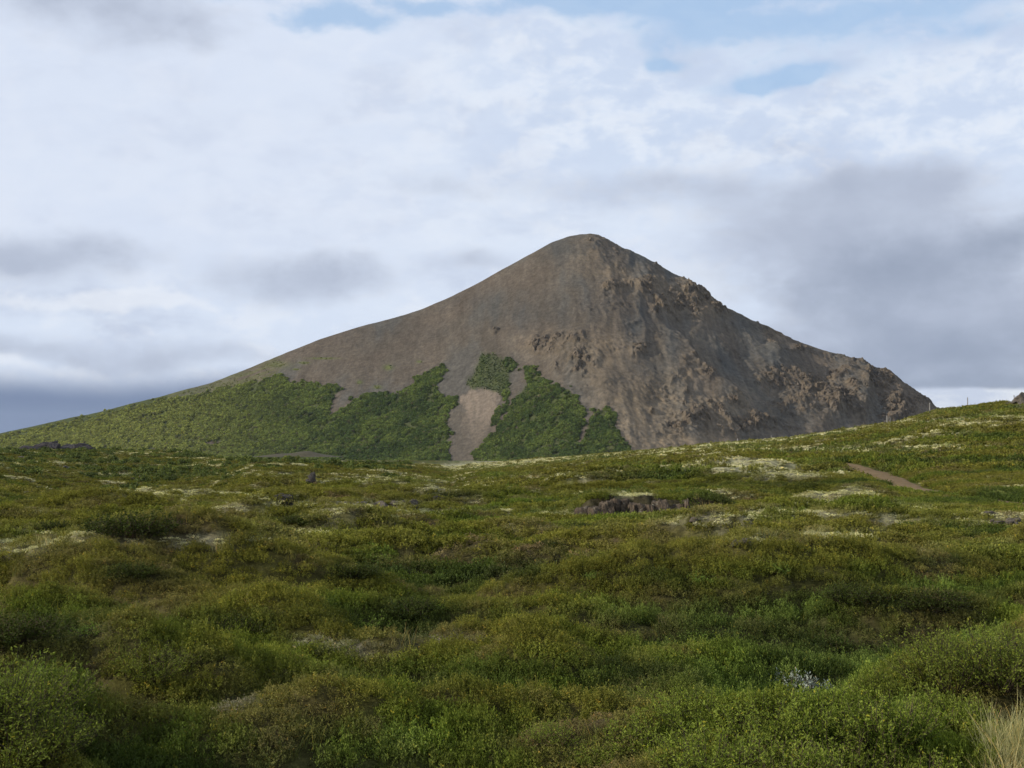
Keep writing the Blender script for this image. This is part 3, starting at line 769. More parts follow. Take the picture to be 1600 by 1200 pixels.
# ------------------------------------------------------------------ heath vegetation
def wedge(r0, r1, dens, half=24.5, rs=RS):
    a = math.radians(half)
    n = int(a * (r1 * r1 - r0 * r0) * dens)
    r = np.sqrt(rs.uniform(r0 * r0, r1 * r1, n)); t = rs.uniform(-a, a, n)
    return r * np.sin(t), r * np.cos(t)
rs = np.random.RandomState(21)
NEAR = [tuft(rs, .20, .17, 460, .023, LEAF, .8) for _ in range(5)] + [tuft(rs, .17, .23, 400, .027, LEAF, 1.2, .42) for _ in range(3)]
MID = [tuft(rs, .32, .21, 260, .048, LEAF, .7) for _ in range(6)]
FAR = [tuft(rs, .46, .24, 100, .12, FARLEAF, .45, .6) for _ in range(6)]
allp, alls, allt, alli = [], [], [], []
def heath(r0, r1, dens, off, cnt, s0, s1, fill=1.0):
    x, y = wedge(r0, r1, dens, 33 if r1 < 40 else 27)
    pd = path_d(x, y); x, y = x[pd > 1.0 + .5 * fbm(x, y, 88, 2)], y[pd > 1.0 + .5 * fbm(x, y, 88, 2)]
    z = zg(x, y)
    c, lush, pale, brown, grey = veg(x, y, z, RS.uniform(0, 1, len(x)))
    s = RS.uniform(s0, s1, len(x)) * (1 - .22 * pale)
    sz_ = s * (1 + .45 * np.clip(lush, 0, 1)) * (1 - .52 * pale) * (1 - .3 * brown) * (1 - .5 * grey)
    kp = RS.uniform(0, 1, len(x)) > grey * .12
    # keep vegetation off the face of the lava step
    kp &= ~((np.abs(x - CLX) < 3.2) & (y > CLY - 1.3 * RS.uniform(.3, 1, len(y))) & (y < CLY + .38))
    jit = RS.uniform(.72, 1.28, (len(x), 1))
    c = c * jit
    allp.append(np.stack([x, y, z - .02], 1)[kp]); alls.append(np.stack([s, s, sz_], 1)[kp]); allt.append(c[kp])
    alli.append((off + RS.randint(0, cnt, len(x)))[kp])
heath(7, 32, 46, 0, 8, .75, 1.35)
heath(32, 90, 17, 8, 6, .75, 1.4)
heath(90, 425, 5.2, 14, 6, .7, 1.4)
P = np.concatenate(allp); S = np.concatenate(alls); C = np.concatenate(allt); I = np.concatenate(alli)
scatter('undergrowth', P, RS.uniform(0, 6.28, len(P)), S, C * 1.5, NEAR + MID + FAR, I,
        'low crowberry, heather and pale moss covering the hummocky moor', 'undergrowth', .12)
print('heath', len(P))

# grasses between the shrubs
rs = np.random.RandomState(31)
GP = []
for _ in range(5):
    V, Fq, lv = blades(46, rs, .13, .27, .006, .55); GP.append(proto(V, Fq, lv, LEAF))
x, y = wedge(8, 60, 6.5, 30)
z = zg(x, y); c, lush, pale, brown, grey = veg(x, y, z)
kp = (RS.uniform(0, 1, len(x)) < sm(-.2, .5, fbm(x / 3, y / 3, 600, 3) + .25 * lush) * .75) & (path_d(x, y) > 1.7)
x, y, z, c = x[kp], y[kp], z[kp], c[kp]
s = RS.uniform(.6, 1.25, len(x))
scatter('grass', np.stack([x, y, z], 1), RS.uniform(0, 6.28, len(x)), s, mix(mix(c * 1.2, (.13, .15, .045), np.full(len(x), .45)), (.34, .29, .14), (RS.uniform(0, 1, len(x)) < .10) * .8), GP, RS.randint(0, 5, len(x)),
        'thin green grass blades growing between the low shrubs', 'grass', .1)
print('grass', len(x))
# blond dry grass in the near right corner
DG = []
for _ in range(5):
    V, Fq, lv = blades(46, rs, .17, .60, .0045, .45, 5); DG.append(proto(V, Fq, lv, LEAF))
gx, gy = [], []
for _ in range(5200):
    px = rnd.uniform(1400, 1800); py = rnd.uniform(1140, 1360)
    edge = 1556 - 1.15 * (py - 1140) + 16 * rnd.gauss(0, 1)
    if px < edge: continue
    X, Y = flat_hit(px, py)
    if rnd.random() < (Y / 16) ** 3 * .85: gx.append(X); gy.append(Y)
gx, gy = np.array(gx), np.array(gy)
tn = mix(np.broadcast_to(np.array((.56, .50, .27)), (len(gx), 3)), (.13, .15, .035), RS.uniform(0, .75, len(gx)))
scatter('dry_grass', np.stack([gx, gy, zg(gx, gy)], 1), RS.uniform(0, 6.28, len(gx)), RS.uniform(.5, 1.15, len(gx)), tn, DG, RS.randint(0, 5, len(gx)),
        'tall blond dry grass at the near right corner of the moor', 'grass', .12)
# far scrub strip at the foot of the mountain, left
rs = np.random.RandomState(41)
SP = [bush_proto(rs, 220, 1.0, 1.1, .30, FARLEAF) for _ in range(5)]
gx, gy, gs = [], [], []
for _ in range(2600):
    px = rnd.uniform(-120, 640); r = rnd.uniform(180, 420)
    X = (px - 800) / F * r
    if float(fbm(np.array([X / 14]), np.array([r / 22]), 610, 3)[0]) > -.05 + .25 * (r < 230): gx.append(X); gy.append(r); gs.append(rnd.uniform(.4, 1.15))
gx, gy, gs = np.array(gx), np.array(gy), np.array(gs)
tn = mix(np.broadcast_to(np.array((.125, .150, .036)), (len(gx), 3)), (.075, .092, .028), RS.uniform(0, 1, len(gx)))
scatter('shrubbery', np.stack([gx, gy, zg(gx, gy) - .1], 1), RS.uniform(0, 6.28, len(gx)), gs, tn, SP, RS.randint(0, 5, len(gx)),
        'band of low green scrub where the moor meets the mountain foot', 'scrub', .05)

# ------------------------------------------------------------------ individual shrubs
BARK = simple_mat('twig_bark', (.09, .06, .04), (.05, .035, .025), 30, .9, .2)
def shrub_meshes(rs, rad, h, nst, nleaf, leaf, mat, wf=.42, lean=.8):
    """stems: thin curved branching tubes; foliage: leaves along the twigs"""
    Vs, Fs, off = [], [], 0
    tips, dirs = [], []
    for i in range(nst):
        a = rs.uniform(0, 2 * PI); q = math.sqrt(rs.uniform(0, 1))
        b0 = np.array([math.cos(a), math.sin(a), 0]) * rad * .35 * q
        b0[2] = -.04
        end = np.array([math.cos(a) * rad * q, math.sin(a) * rad * q, h * (1 - .45 * q * q) * rs.uniform(.7, 1.12)])
        end[:2] += rs.normal(0, rad * .12, 2)
        midp = b0 * .5 + end * .5 + np.array([math.cos(a), math.sin(a), 0]) * rad * .12 * lean
        ts = np.linspace(0, 1, 6)[:, None]
        c = (1 - ts) ** 2 * b0 + 2 * ts * (1 - ts) * midp + ts ** 2 * end
        br = [c]
        for j in range(3):
            t0 = rs.randint(1, 5); dd = rdir(1, rs, 1.2)[0] * rad * rs.uniform(.16, .34)
            br.append(np.stack([c[t0], c[t0] + dd * .5, c[t0] + dd * 1. + np.array([0, 0, .04])]))
        for bi, c_ in enumerate(br):
            r0 = (.006 if bi == 0 else .003) * (rad / .5) ** .5
            m_ = len(c_)
            for s in range(m_):
                rr_ = r0 * (1 - .75 * s / (m_ - 1))
                for q_ in range(3):
                    an = q_ * 2 * PI / 3
                    Vs.append(c_[s] + np.array([math.cos(an) * rr_, math.sin(an) * rr_, 0]))
            for s in range(m_ - 1):
                for q_ in range(3):
                    Fs.append((off + s * 3 + q_, off + s * 3 + (q_ + 1) % 3, off + s * 3 + 3 + (q_ + 1) % 3, off + s * 3 + 3 + q_))
            off += m_ * 3
            k0 = 1 if bi else 2
            for s in range(k0, m_): 
                tips.append((c_[s - 1], c_[s], .55 + .45 * s / m_))
    A_ = np.array([t[0] for t in tips]); B_ = np.array([t[1] for t in tips])
    k_ = rs.randint(0, len(tips), nleaf); t = rs.uniform(0, 1.08, nleaf)[:, None]
    P = A_[k_] + (B_ - A_)[k_] * t + rs.normal(0, leaf * .25, (nleaf, 3))
    ax = (B_ - A_)[k_]; ax /= np.linalg.norm(ax, axis=1, keepdims=True) + 1e-6
    D = ax * .7 + rdir(nleaf, rs, .35); N = rdir(nleaf, rs, .8)
    ln = leaf * rs.uniform(.6, 1.25, nleaf)
    V, Fq = leaves_mesh(P, D, N, ln, ln * wf)
    lv = np.clip(.35 * rs.uniform(0, 1, len(tips))[k_] + .65 * rs.uniform(0, 1, nleaf), 0, 1)
    return (mesh_np('stems', np.array(Vs), np.array(Fs), None, BARK), mesh_np('foliage', V, Fq, {'lv': ('FACE', 'FLOAT', lv)}, mat))
WILLOW = leaf_mat('willow_leaves', (.205, .245, .038), .35, .6, .08, .5)
WILLOWD = leaf_mat('tall_willow_leaves', (.165, .192, .030), .32, .6, .08, .5)
SILVER = leaf_mat('woolly_willow_leaves', (.31, .335, .28), .15, .8, .1, .3)
BIRCHD = leaf_mat('dwarf_birch_leaves', (.050, .064, .013), .2, .7, .05, .5)
LIMEL = leaf_mat('fresh_willow_leaves', (.20, .28, .05), .35, .5, .1, .4)
rs = np.random.RandomState(51)
KINDS = {
    'willow': [shrub_meshes(rs, .62, .62, 70, 3600, .040, WILLOW) for _ in range(3)],
    'tall': [shrub_meshes(rs, .85, .95, 90, 5200, .044, WILLOWD) for _ in range(2)],
    'silver': [shrub_meshes(rs, .30, .30, 34, 750, .036, SILVER, .5)],
    'birch': [shrub_meshes(rs, .80, .42, 110, 5200, .036, BIRCHD, .8) for _ in range(2)],
    'lime': [shrub_meshes(rs, .48, .30, 40, 1100, .042, LIMEL) for _ in range(2)],
}
def shrub(kind, name, label, px, py, s=1., sz=1., group=None, yoff=0, v=0, cat='shrub'):
    x, y, z = ground_hit(px, py)
    e_ = bpy.data.objects.new(name, None); COL.objects.link(e_)
    e_.location = (x, y + yoff, z - .02); e_.rotation_euler = (0, 0, rnd.uniform(0, 6.28)); e_.scale = (s, s, s * sz)
    e_['label'] = label; e_['category'] = cat
    if group: e_['group'] = group
    st, fo = KINDS[kind][v % len(KINDS[kind])]
    add('stems', st, e_); add('foliage', fo, e_)
    return e_
G1 = 'bright green willow shrubs in the near right of the moor'
for i, (px, py, s, v, lab) in enumerate([
        (1010, 1185, .95, 0, 'bright green willow shrub at the bottom edge, leftmost of the near willow thicket'),
        (1095, 1140, .9, 1, 'bright green willow shrub on the upper left edge of the near willow thicket'),
        (1110, 1215, 1.0, 2, 'leafy green willow shrub cut by the bottom edge, second from the thicket left end'),
        (1190, 1165, 1.05, 0, 'green willow shrub standing just in front and left of the silvery shrub'),
        (1215, 1235, 1.0, 1, 'leafy willow shrub at the bottom edge below the silvery shrub'),
        (1290, 1150, 1.05, 2, 'green willow shrub standing directly in front of the silvery shrub on its right'),
        (1320, 1225, 1.05, 0, 'willow shrub at the bottom edge, last but one before the blond grass'),
        (1390, 1160, 1.0, 1, 'green willow shrub in the thicket behind the blond grass, middle row'),
        (1425, 1235, .95, 2, 'willow shrub at the bottom edge touching the left side of the blond grass'),
        (1475, 1140, .9, 0, 'green willow shrub above the left end of the blond grass'),
        (1010, 1110, .55, 2, 'small pale green willow shrub above the left end of the near thicket'),
        (860, 1165, .55, 0, 'small bright willow shrub in the heather left of the near thicket'),
        (930, 1200, .6, 1, 'small bright willow shrub at bottom edge in the heather near image middle')]):
    shrub('willow', 'willow_shrub', lab, px, py, s, .85, G1, 0, v)
for i, (px, py, s, v, lab) in enumerate([
        (1480, 1075, .95, 0, 'tall dark-stemmed willow shrub rising behind the near thicket, left of the tall pair'),
        (1560, 1070, 1.0, 1, 'tall willow shrub at the right edge above the blond grass'),
        (1640, 1075, 1.0, 0, 'tall willow shrub cut by the right edge above the blond grass'),
        (1400, 1095, .6, 1, 'low willow shrub beside the taller willows behind the near thicket')]):
    shrub('tall', 'willow_shrub', lab, px, py, s, .8, 'taller willow shrubs at the right edge', 0, v)
for i, (px, py, s, v, lab) in enumerate([
        (-15, 1130, .95, 0, 'tall green willow shrub at the left edge, upper one of the left corner clump'),
        (55, 1110, .8, 1, 'green willow shrub right of the left edge above the corner clump'),
        (-10, 1215, 1.0, 1, 'dark green willow shrub filling the bottom left corner'),
        (75, 1180, .65, 0, 'green willow shrub leaning right out of the bottom left corner clump'),
        (240, 1060, .7, 1, 'rounded green willow shrub on a hummock in front of the dark hollow')]):
    shrub('tall', 'willow_shrub', lab, px, py, s, .72, 'willow shrubs in the near left of the moor', 0, v)
shrub('silver', 'woolly_willow', 'silvery grey woolly willow shrub behind the bright green thicket', 1236, 1092, 1.35, 1.0, 'silvery woolly willows', 0)
shrub('silver', 'woolly_willow', 'silvery grey woolly willow sprays on the right of the larger silvery shrub', 1268, 1096, 1.15, .95, 'silvery woolly willows', 0)
shrub('silver', 'woolly_willow', 'small silvery woolly willow low on the bottom left heather', 232, 1186, .62, .5, 'silvery woolly willows')
for px, py, s, v, lab in [(590, 880, .9, 0, 'fresh lime green willow clump high on the moor left of middle'), (580, 982, .85, 1, 'fresh lime green willow clump at the edge of the dark central hollow'),
                          (625, 985, .6, 0, 'small lime green willow sprays right of the central clump'), (1048, 1022, .85, 1, 'lime green willow clump on the near heather right of middle'),
                          (1010, 1030, .6, 0, 'small lime green willow sprays left of the near middle clump'), (1085, 1000, .7, 1, 'yellow-green willow clump beside the brown heather bank'),
                          (1215, 895, .8, 0, 'lime green willow clump on a far hummock right of middle'), (1100, 912, .8, 1, 'lime green willow clump in a fold of the moor right of middle'),
                          (925, 905, .6, 0, 'grey-green willow sprays on the dark mound near the middle'), (450, 1035, .6, 1, 'small green willow sprays on the slope of the left hummock'),
                          (690, 955, .6, 0, 'lime green willow sprays on the slope right of the central hollow'), (140, 990, .55, 1, 'green willow sprays over the dark left hollow')]:
    shrub('lime', 'willow_clump', lab, px, py, s, .8, 'small fresh green willow clumps on the moor', 0, v)
for px, py, s, v, lab in [(206, 836, 1.35, 0, 'rounded dark green dwarf birch cushion on the left moor'), (468, 820, .9, 1, 'flat dark green dwarf birch cushion on the left middle moor'),
                          (80, 830, 1.0, 1, 'dark green dwarf birch cushion near the left edge'), (905, 832, 1.0, 0, 'dark dwarf birch cushion in the middle below the lava ledge'),
                          (205, 900, .8, 1, 'very dark dwarf birch bush on the left bank above the brown heather'), (550, 900, .8, 0, 'dark dwarf birch bush left of the high lime green clump'),
                          (380, 990, .9, 1, 'dark dwarf birch bush in the hollow of the left middle'), (640, 965, 1.0, 0, 'dark dwarf birch bush filling the central hollow'),
                          (110, 1005, 1.1, 1, 'large dark dwarf birch bush over the deep left hollow'), (20, 1000, 1.0, 0, 'dark dwarf birch bush at the left edge over the hollow'),
                          (1340, 940, 1.0, 0, 'dark dwarf birch bush on the long right-hand mound'), (1450, 950, 1.1, 1, 'dark dwarf birch bush at the right end of the long mound'),
                          (1390, 1030, .95, 0, 'dark dwarf birch bush left of the tall willows'), (1290, 1025, .9, 1, 'dark dwarf birch bush on the near right heather bank'),
                          (860, 860, .9, 1, 'dark dwarf birch bush on the crest of the middle mound')]:
    shrub('birch', 'dwarf_birch', lab, px, py, s, .75, 'dark dwarf birch cushions on the moor', 0, v)

# ------------------------------------------------------------------ rocks
LAVA = simple_mat('lava_rock', (.080, .069, .058), (.040, .035, .030), 7, .95, 1., 22, c3=(.16, .15, .12))
LAVAP = simple_mat('weathered_lava_rock', (.135, .112, .085), (.065, .054, .042), 6, .95, 1., 20, c3=(.24, .23, .18))
def rock_verts(rs, size, planes=13, sub=4, rough=.10, boxy=False):
    bm_ = bpy.data.meshes.new('t'); import bmesh
    b_ = bmesh.new(); bmesh.ops.create_icosphere(b_, subdivisions=sub, radius=1)
    V = np.array([v.co[:] for v in b_.verts]); Fc = np.array([[v.index for v in f_.verts] for f_ in b_.faces]); b_.free(); bpy.data.meshes.remove(bm_)
    Nn = rdir(planes, rs); dd = rs.uniform(.55, .95, planes)
    if boxy:
        ax_ = np.array([[1, 0, 0], [-1, 0, 0], [0, 1, 0], [0, -1, 0], [0, 0, 1], [0, 0, -1.]]) + rs.normal(0, .10, (6, 3))
        ax_ /= np.linalg.norm(ax_, axis=1, keepdims=True)
        Nn = np.concatenate([ax_, Nn[:4]]); dd = np.concatenate([rs.uniform(.72, .85, 6), rs.uniform(.9, 1.1, 4)])
    dp = V @ Nn.T
    rad = np.min(np.where(dp > .05, dd / np.maximum(dp, .05), 1.25), axis=1)
    rad = np.minimum(rad, 1.35)
    nn = fbm(V[:, 0] * 2.3 + V[:, 2] * 1.7 + 7 * planes, V[:, 1] * 2.3 - V[:, 2] * 1.3, int(rs.randint(999)), 4)
    rad = rad * (1 + rough * 2.2 * nn)
    return V * rad[:, None] * np.array(size), Fc
def compound(rs, items, boxy=False):
    """items: (offset, size, rotz)"""
    Vs, Fs, off = [], [], 0
    for (o_, s_, rz) in items:
        V, Fc = rock_verts(rs, s_, rs.randint(9, 16), 4, .10, boxy)
        c_, n_ = math.cos(rz), math.sin(rz)
        V = np.stack([V[:, 0] * c_ - V[:, 1] * n_, V[:, 0] * n_ + V[:, 1] * c_, V[:, 2]], 1) + np.array(o_)
        Vs.append(V); Fs.append(Fc + off); off += len(V)
    return np.concatenate(Vs), np.concatenate(Fs)
rs = np.random.RandomState(61)
def rock(name, label, px, py, items, mat, cat='rock', group='dark lava rocks on the moor', z0=0):
    if 1140 < px < 1590: items = [(tuple(.62 * v for v in a), tuple(.62 * v for v in b), c) for a, b, c in items]
    x, y, z = ground_hit(px, py)
    V, Fc = compound(rs, items)
    me = mesh_np(name, V, Fc, None, mat, False)
    add(name, me, None, (x, y, z + z0), label=label, category=cat, group=group)
    return x, y, z
rock('standing_rock', 'dark upright lava rock standing alone on the left moor', 486, 757,
     [((.05, 0, .3), (.30, .28, .42), .4), ((-.18, -.05, .12), (.24, .25, .26), 1.2), ((.18, .02, .62), (.15, .16, .26), .3), ((.3, .05, .05), (.2, .2, .15), 2)], LAVA)
rock('boulder', 'dark rounded lava boulder on the left moor beside low scrub', 274, 748,
     [((0, 0, .12), (.62, .5, .42), .4), ((.7, .1, .02), (.5, .4, .22), 1.2), ((-.55, -.1, 0), (.3, .3, .25), .3), ((1.5, .3, .02), (.6, .3, .14), 0)], LAVA)
rock('rock_pile', 'grey broken lava blocks on the left moor, left pile of the two', 104, 734,
     [((0, 0, .1), (.9, .6, .4), .4), ((-1, .1, .1), (.6, .5, .5), 1.2), ((1.1, -.1, 0), (.5, .4, .3), .3), ((-.4, .3, .5), (.8, .4, .3), 2)], LAVA)
rock('rock_pile', 'grey broken lava blocks on the left moor, right pile of the two', 144, 735,
     [((0, 0, .1), (.9, .6, .45), .4), ((-1, .1, 0), (.6, .5, .3), 1.2), ((1.0, -.1, 0), (.6, .4, .3), .3), ((.1, .3, .45), (.4, .4, .3), 2)], LAVAP)
rock('rock', 'small dark lava lump in the grass left of the boulder', 207, 749, [((0, 0, .05), (.32, .3, .24), .4), ((.3, 0, .0), (.2, .2, .15), 1)], LAVA)
rock('rock', 'upright grey lava splinter just left of the boulder', 219, 748, [((0, 0, .2), (.16, .2, .42), .4), ((.2, 0, .05), (.25, .2, .2), 1)], LAVAP)
rock('rock', 'flat grey lava slab near the left edge of the moor', 33, 716, [((0, 0, .15), (.9, .7, .25), .1), ((.6, 0, .0), (.5, .4, .25), 1)], LAVAP)
rock('boulder', 'grey lava boulder half sunk in a fold of the left middle moor', 446, 785, [((0, 0, .06), (.42, .3, .26), .4), ((-.5, .2, .0), (.4, .2, .2), 1), ((-1.1, .5, .0), (.4, .25, .14), 1), ((-1.8, .5, .0), (.3, .2, .1), 1)], LAVA)
rock('rock_outcrop', 'low rough lava outcrop breaking the moss on the middle moor', 600, 793,
     [((-.9 + i * .42 + rs.uniform(-.1, .1), rs.uniform(-.2, .2), .05), (rs.uniform(.2, .4), .3, rs.uniform(.12, .24)), rs.uniform(0, 3)) for i in range(6)], LAVAP)
rock('rock', 'small flat lava rock on the moss right of the middle outcrop', 678, 781, [((0, 0, .05), (.35, .3, .13), .4), ((.4, 0, .0), (.25, .2, .1), 1)], LAVA)
rock('boulder', 'pale grey lichened boulder on the right slope, left of the pair', 1547, 806, [((0, 0, .08), (.38, .3, .22), .4), ((.3, 0, .02), (.25, .2, .15), 1)], LAVAP)
rock('rock_outcrop', 'grey lichened rocks at the right edge of the moor, right of the pair', 1578, 820, [((0, 0, .06), (.4, .35, .26), .4), ((-.55, .1, .02), (.35, .3, .16), 1), ((.5, 0, .05), (.3, .3, .25), 1), ((-.9, .3, .1), (.2, .2, .16), 1)], LAVAP)
rock('rock', 'low pale lichened stones among the moss patch right of the ledge', 1168, 852, [((0, 0, .05), (.26, .22, .14), .4), ((-.35, .1, .02), (.18, .2, .12), 1)], LAVAP)
rock('rock', 'small round grey stone at the right foot of the lava ledge', 1083, 816, [((0, 0, .05), (.10, .1, .10), .4)], LAVAP)
rock('rock_outcrop', 'grey rocky hump on the skyline at the right edge', 1597, 634, [((0, 0, .3), (1.3, 1, .8), .4), ((-1.2, 0, .1), (.7, .6, .4), 1), ((1.6, .3, .4), (1.4, 1, .9), 1), ((-.5, -1.5, -.1), (.9, .7, .3), 1)], LAVAP)
# the dark lava mound far left
x, y, z = at(95, 712, 385.)
V, Fc = compound(rs, [((dx, rs.uniform(-2, 2), 0), (rs.uniform(1.6, 3.2), 3, h_), rs.uniform(0, 3)) for dx, h_ in
                      [(-7, 1.2), (-5, 1.9), (-3, 2.6), (-1.2, 2.3), (1, 1.9), (3, 1.7), (5, 1.5), (7, 1.2), (-9, .8)]])
add('lava_mound', mesh_np('lava_mound', V, Fc, None, simple_mat('dark_lava', (.055, .047, .045), (.03, .027, .028), 1.5, .95, .9, 4)), None, (float(x), 385., float(zg(np.array([x]), np.array([385.]))[0]) + .3),
    label='long dark lava mound in front of the mountain foot at far left', category='rock mound')
# brown gravel hump at the foot, left middle
x, y, z = at(465, 718, 300.)
xs = np.linspace(-1, 1, 60); U, Vv = np.meshgrid(xs, xs)
hh = np.clip(1 - U ** 2 - Vv ** 2, 0, 1) ** 1.3 * (1.5 + .5 * fbm(U * 3, Vv * 3, 70, 3) + .9 * np.exp(-((U - .25) / .25) ** 2))
zz0 = float(zg(np.array([x]), np.array([300.]))[0])
GRAVEL = simple_mat('brown_gravel', (.082, .066, .040), (.06, .055, .030), 2, .95, .5, 9)
Vg = np.stack([U * 9.5, Vv * 6, hh * .50 - .80], -1).reshape(-1, 3)
add('gravel_mound', mesh_np('gravel_mound', Vg, grid_faces(60, 60), None, GRAVEL, True), None, (float(x), 300, .6),
    label='low brown gravel hump at the foot of the wooded slope', category='gravel mound')

# lava ledge: one broken cliff of jointed blocks
items = []
X = -3.15
gz0 = float(zg(np.array([CLX]), np.array([CLY - .4]))[0])
while X < 3.1:
    wd = rs.uniform(.10, .30)
    u = (X + 3.15) / 6.3
    xw = CLX + X + wd
    wob = .35 * float(perlin(np.array([xw / 1.3]), np.array([3.3]), 5)[0]) + .12 * float(perlin(np.array([xw / .4]), np.array([1.3]), 6)[0])
    top = float(zg(np.array([xw]), np.array([CLY + .75 + wob]))[0]) - gz0
    bot = float(zg(np.array([xw]), np.array([CLY - .1 + wob]))[0]) - gz0
    top = bot + max(top + .02 - bot, .25) * rs.uniform(.55, .95)
    hh_ = (top - bot + .15) / 2
    items.append(((X + wd, .34 + wob + rs.uniform(-.14, .08), top - hh_), (wd * 1.3, rs.uniform(.26, .4), hh_ * 1.25), rs.uniform(-.5, .5)))
    for _q in range(rs.randint(1, 4)):
        h2 = rs.uniform(.1, .32)
        items.append(((X + wd * rs.uniform(.5, 1.5), .10 + wob - rs.uniform(0, .25), bot + h2 * .4), (rs.uniform(.09, .2), rs.uniform(.12, .2), h2), rs.uniform(0, 3)))
    X += wd * 1.75
V, Fc = compound(rs, items, True)
LEDGEM = simple_mat('jointed_lava', (.125, .092, .062), (.050, .040, .030), 5, .95, 1., 22, c3=(.22, .21, .165))
add('lava_ledge', mesh_np('lava_ledge', V, Fc, None, LEDGEM), None, (CLX, CLY, gz0),
    label='short cliff of jointed grey-brown lava blocks topped with pale moss', category='rock ledge')

# ------------------------------------------------------------------ fence posts along the ridge
WOODM = simple_mat('weathered_post_wood', (.30, .28, .25), (.17, .155, .14), 6, .9, .3, 40, (1, 1, .15))
def post_mesh(h, w):
    import bmesh
    b_ = bmesh.new()
    bmesh.ops.create_cone(b_, cap_ends=True, segments=10, radius1=w, radius2=w * .82, depth=h, matrix=__import__('mathutils').Matrix.Translation((0, 0, h / 2 - .2)))
    bmesh.ops.subdivide_edges(b_, edges=[e_ for e_ in b_.edges if abs(e_.verts[0].co.z - e_.verts[1].co.z) > .1], cuts=4)
    for v in b_.verts:
        v.co.x += .012 * math.sin(v.co.z * 5); v.co.y += .01 * math.cos(v.co.z * 4)
        if v.co.z > h - .25: v.co.z += .05 * (v.co.x / w)
    me = bpy.data.meshes.new('fence_post'); b_.to_mesh(me); b_.free(); me.materials.append(WOODM)
    return me
PM = post_mesh(1.35, .055); PT = post_mesh(1.4, .075)
def skyline_y(px):
    a = (px - 800) / F
    ys = np.linspace(100, 200, 600)
    zz = zg(a * ys, ys)
    el = (zz - EYE) / ys
    return float(ys[np.argmax(el)])
for i, (px, hs, lean, mm, lab) in enumerate([
        (1512, 1.02, .0, PM, 'thin upright fence post standing on the right skyline against the bright cloud'),
        (1585, .85, .02, PM, 'thin fence post on the skyline beside the rocky hump at the right edge'),
        (1453, .95, -.13, PT, 'thick leaning fence post on the ridge at the mountain right foot'),
        (1386, .72, -.12, PT, 'thick leaning pale fence post on the ridge in front of the dark right crag'),
        (1391, .55, .03, PM, 'short upright fence post directly right of the leaning pale post'),
        (1205, .42, .0, PM, 'short pale fence post on the ridge in front of the lower crags, right of two'),
        (1152, .42, .05, PT, 'short pale fence post on the ridge in front of the lower crags, left of two')]):
    y = skyline_y(px) - .5; x = (px - 800) / F * y
    add('fence_post', mm, None, (x, y, float(zg(np.array([x]), np.array([y]))[0])), (0, lean, rnd.uniform(0, 3)), (1, 1, hs), label=lab, category='fence post', group='fence posts along the ridge')

# ------------------------------------------------------------------ haze: thin even air between here and the mountain
hm_, hnt, hout = new_mat('thin_air')
hv = hnt.nodes.new('ShaderNodeVolumePrincipled'); hv.inputs['Density'].default_value = 2.0e-5
hv.inputs['Color'].default_value = (.78, .87, 1, 1); hv.inputs['Anisotropy'].default_value = .2
hnt.links.new(hv.outputs[0], hout.inputs['Volume'])
hx, hy0, hy1, h0, h1 = 15000, -15000, 15000, -60., 300.
HV = np.array([(a, b, c_) for a in (-hx, hx) for b in (hy0, hy1) for c_ in (h0, h1)])
HF = np.array([(0, 1, 3, 2), (4, 6, 7, 5), (0, 4, 5, 1), (2, 3, 7, 6), (0, 2, 6, 4), (1, 5, 7, 3)])
add('haze', mesh_np('haze', HV, HF, None, hm_), kind='stuff', label='thin even haze between the moor and the mountain', category='haze')

# ------------------------------------------------------------------ sky
w = bpy.data.worlds.new('World'); scene.world = w; w.use_nodes = True
nt = w.node_tree
for n in list(nt.nodes): nt.nodes.remove(n)
k = NT(nt)
SUN_DIR = np.array([-.86, -.34, .37]); SUN_DIR /= np.linalg.norm(SUN_DIR)
el = math.asin(SUN_DIR[2]); az = math.atan2(SUN_DIR[0], SUN_DIR[1])
sky = k.n('ShaderNodeTexSky', sky_type='NISHITA'); sky.sun_disc = False
sky.sun_elevation = el; sky.sun_rotation = az
tc = k.n('ShaderNodeTexCoord').outputs['Generated']
sp = k.n('ShaderNodeSeparateXYZ'); k.l(tc, sp.inputs[0])
X, Y, Z = sp.outputs
# photo-like angular coordinates: azimuth and elevation in units of 1/F rad
azn = k.m('MULTIPLY', k.m('ARCTAN2', X, Y), F)
eln = k.m('MULTIPLY', k.m('ARCSINE', Z), F)
# cloud deck coordinates (flat layer overhead)
zc = k.m('MAXIMUM', k.m('ADD', Z, .10), .04)
cv = k.n('ShaderNodeCombineXYZ'); k.l(k.m('DIVIDE', X, zc), cv.inputs[0]); k.l(k.m('DIVIDE', Y, zc), cv.inputs[1])
cvec = cv.outputs[0]
av = k.n('ShaderNodeCombineXYZ'); k.l(k.m('DIVIDE', azn, 1000.), av.inputs[0]); k.l(k.m('DIVIDE', eln, 1000.), av.inputs[1])
avec = av.outputs[0]
wn = k.n('ShaderNodeTexNoise'); k.l(avec, wn.inputs['Vector']); wn.inputs['Scale'].default_value = 4.5; wn.inputs['Detail'].default_value = 5
ws = k.n('ShaderNodeSeparateColor'); k.l(wn.outputs['Color'], ws.inputs[0])
azw = k.m('ADD', azn, k.m('MULTIPLY', k.m('SUBTRACT', ws.outputs[0], .5), 260.))
elw = k.m('ADD', eln, k.m('MULTIPLY', k.m('SUBTRACT', ws.outputs[1], .5), 110.))
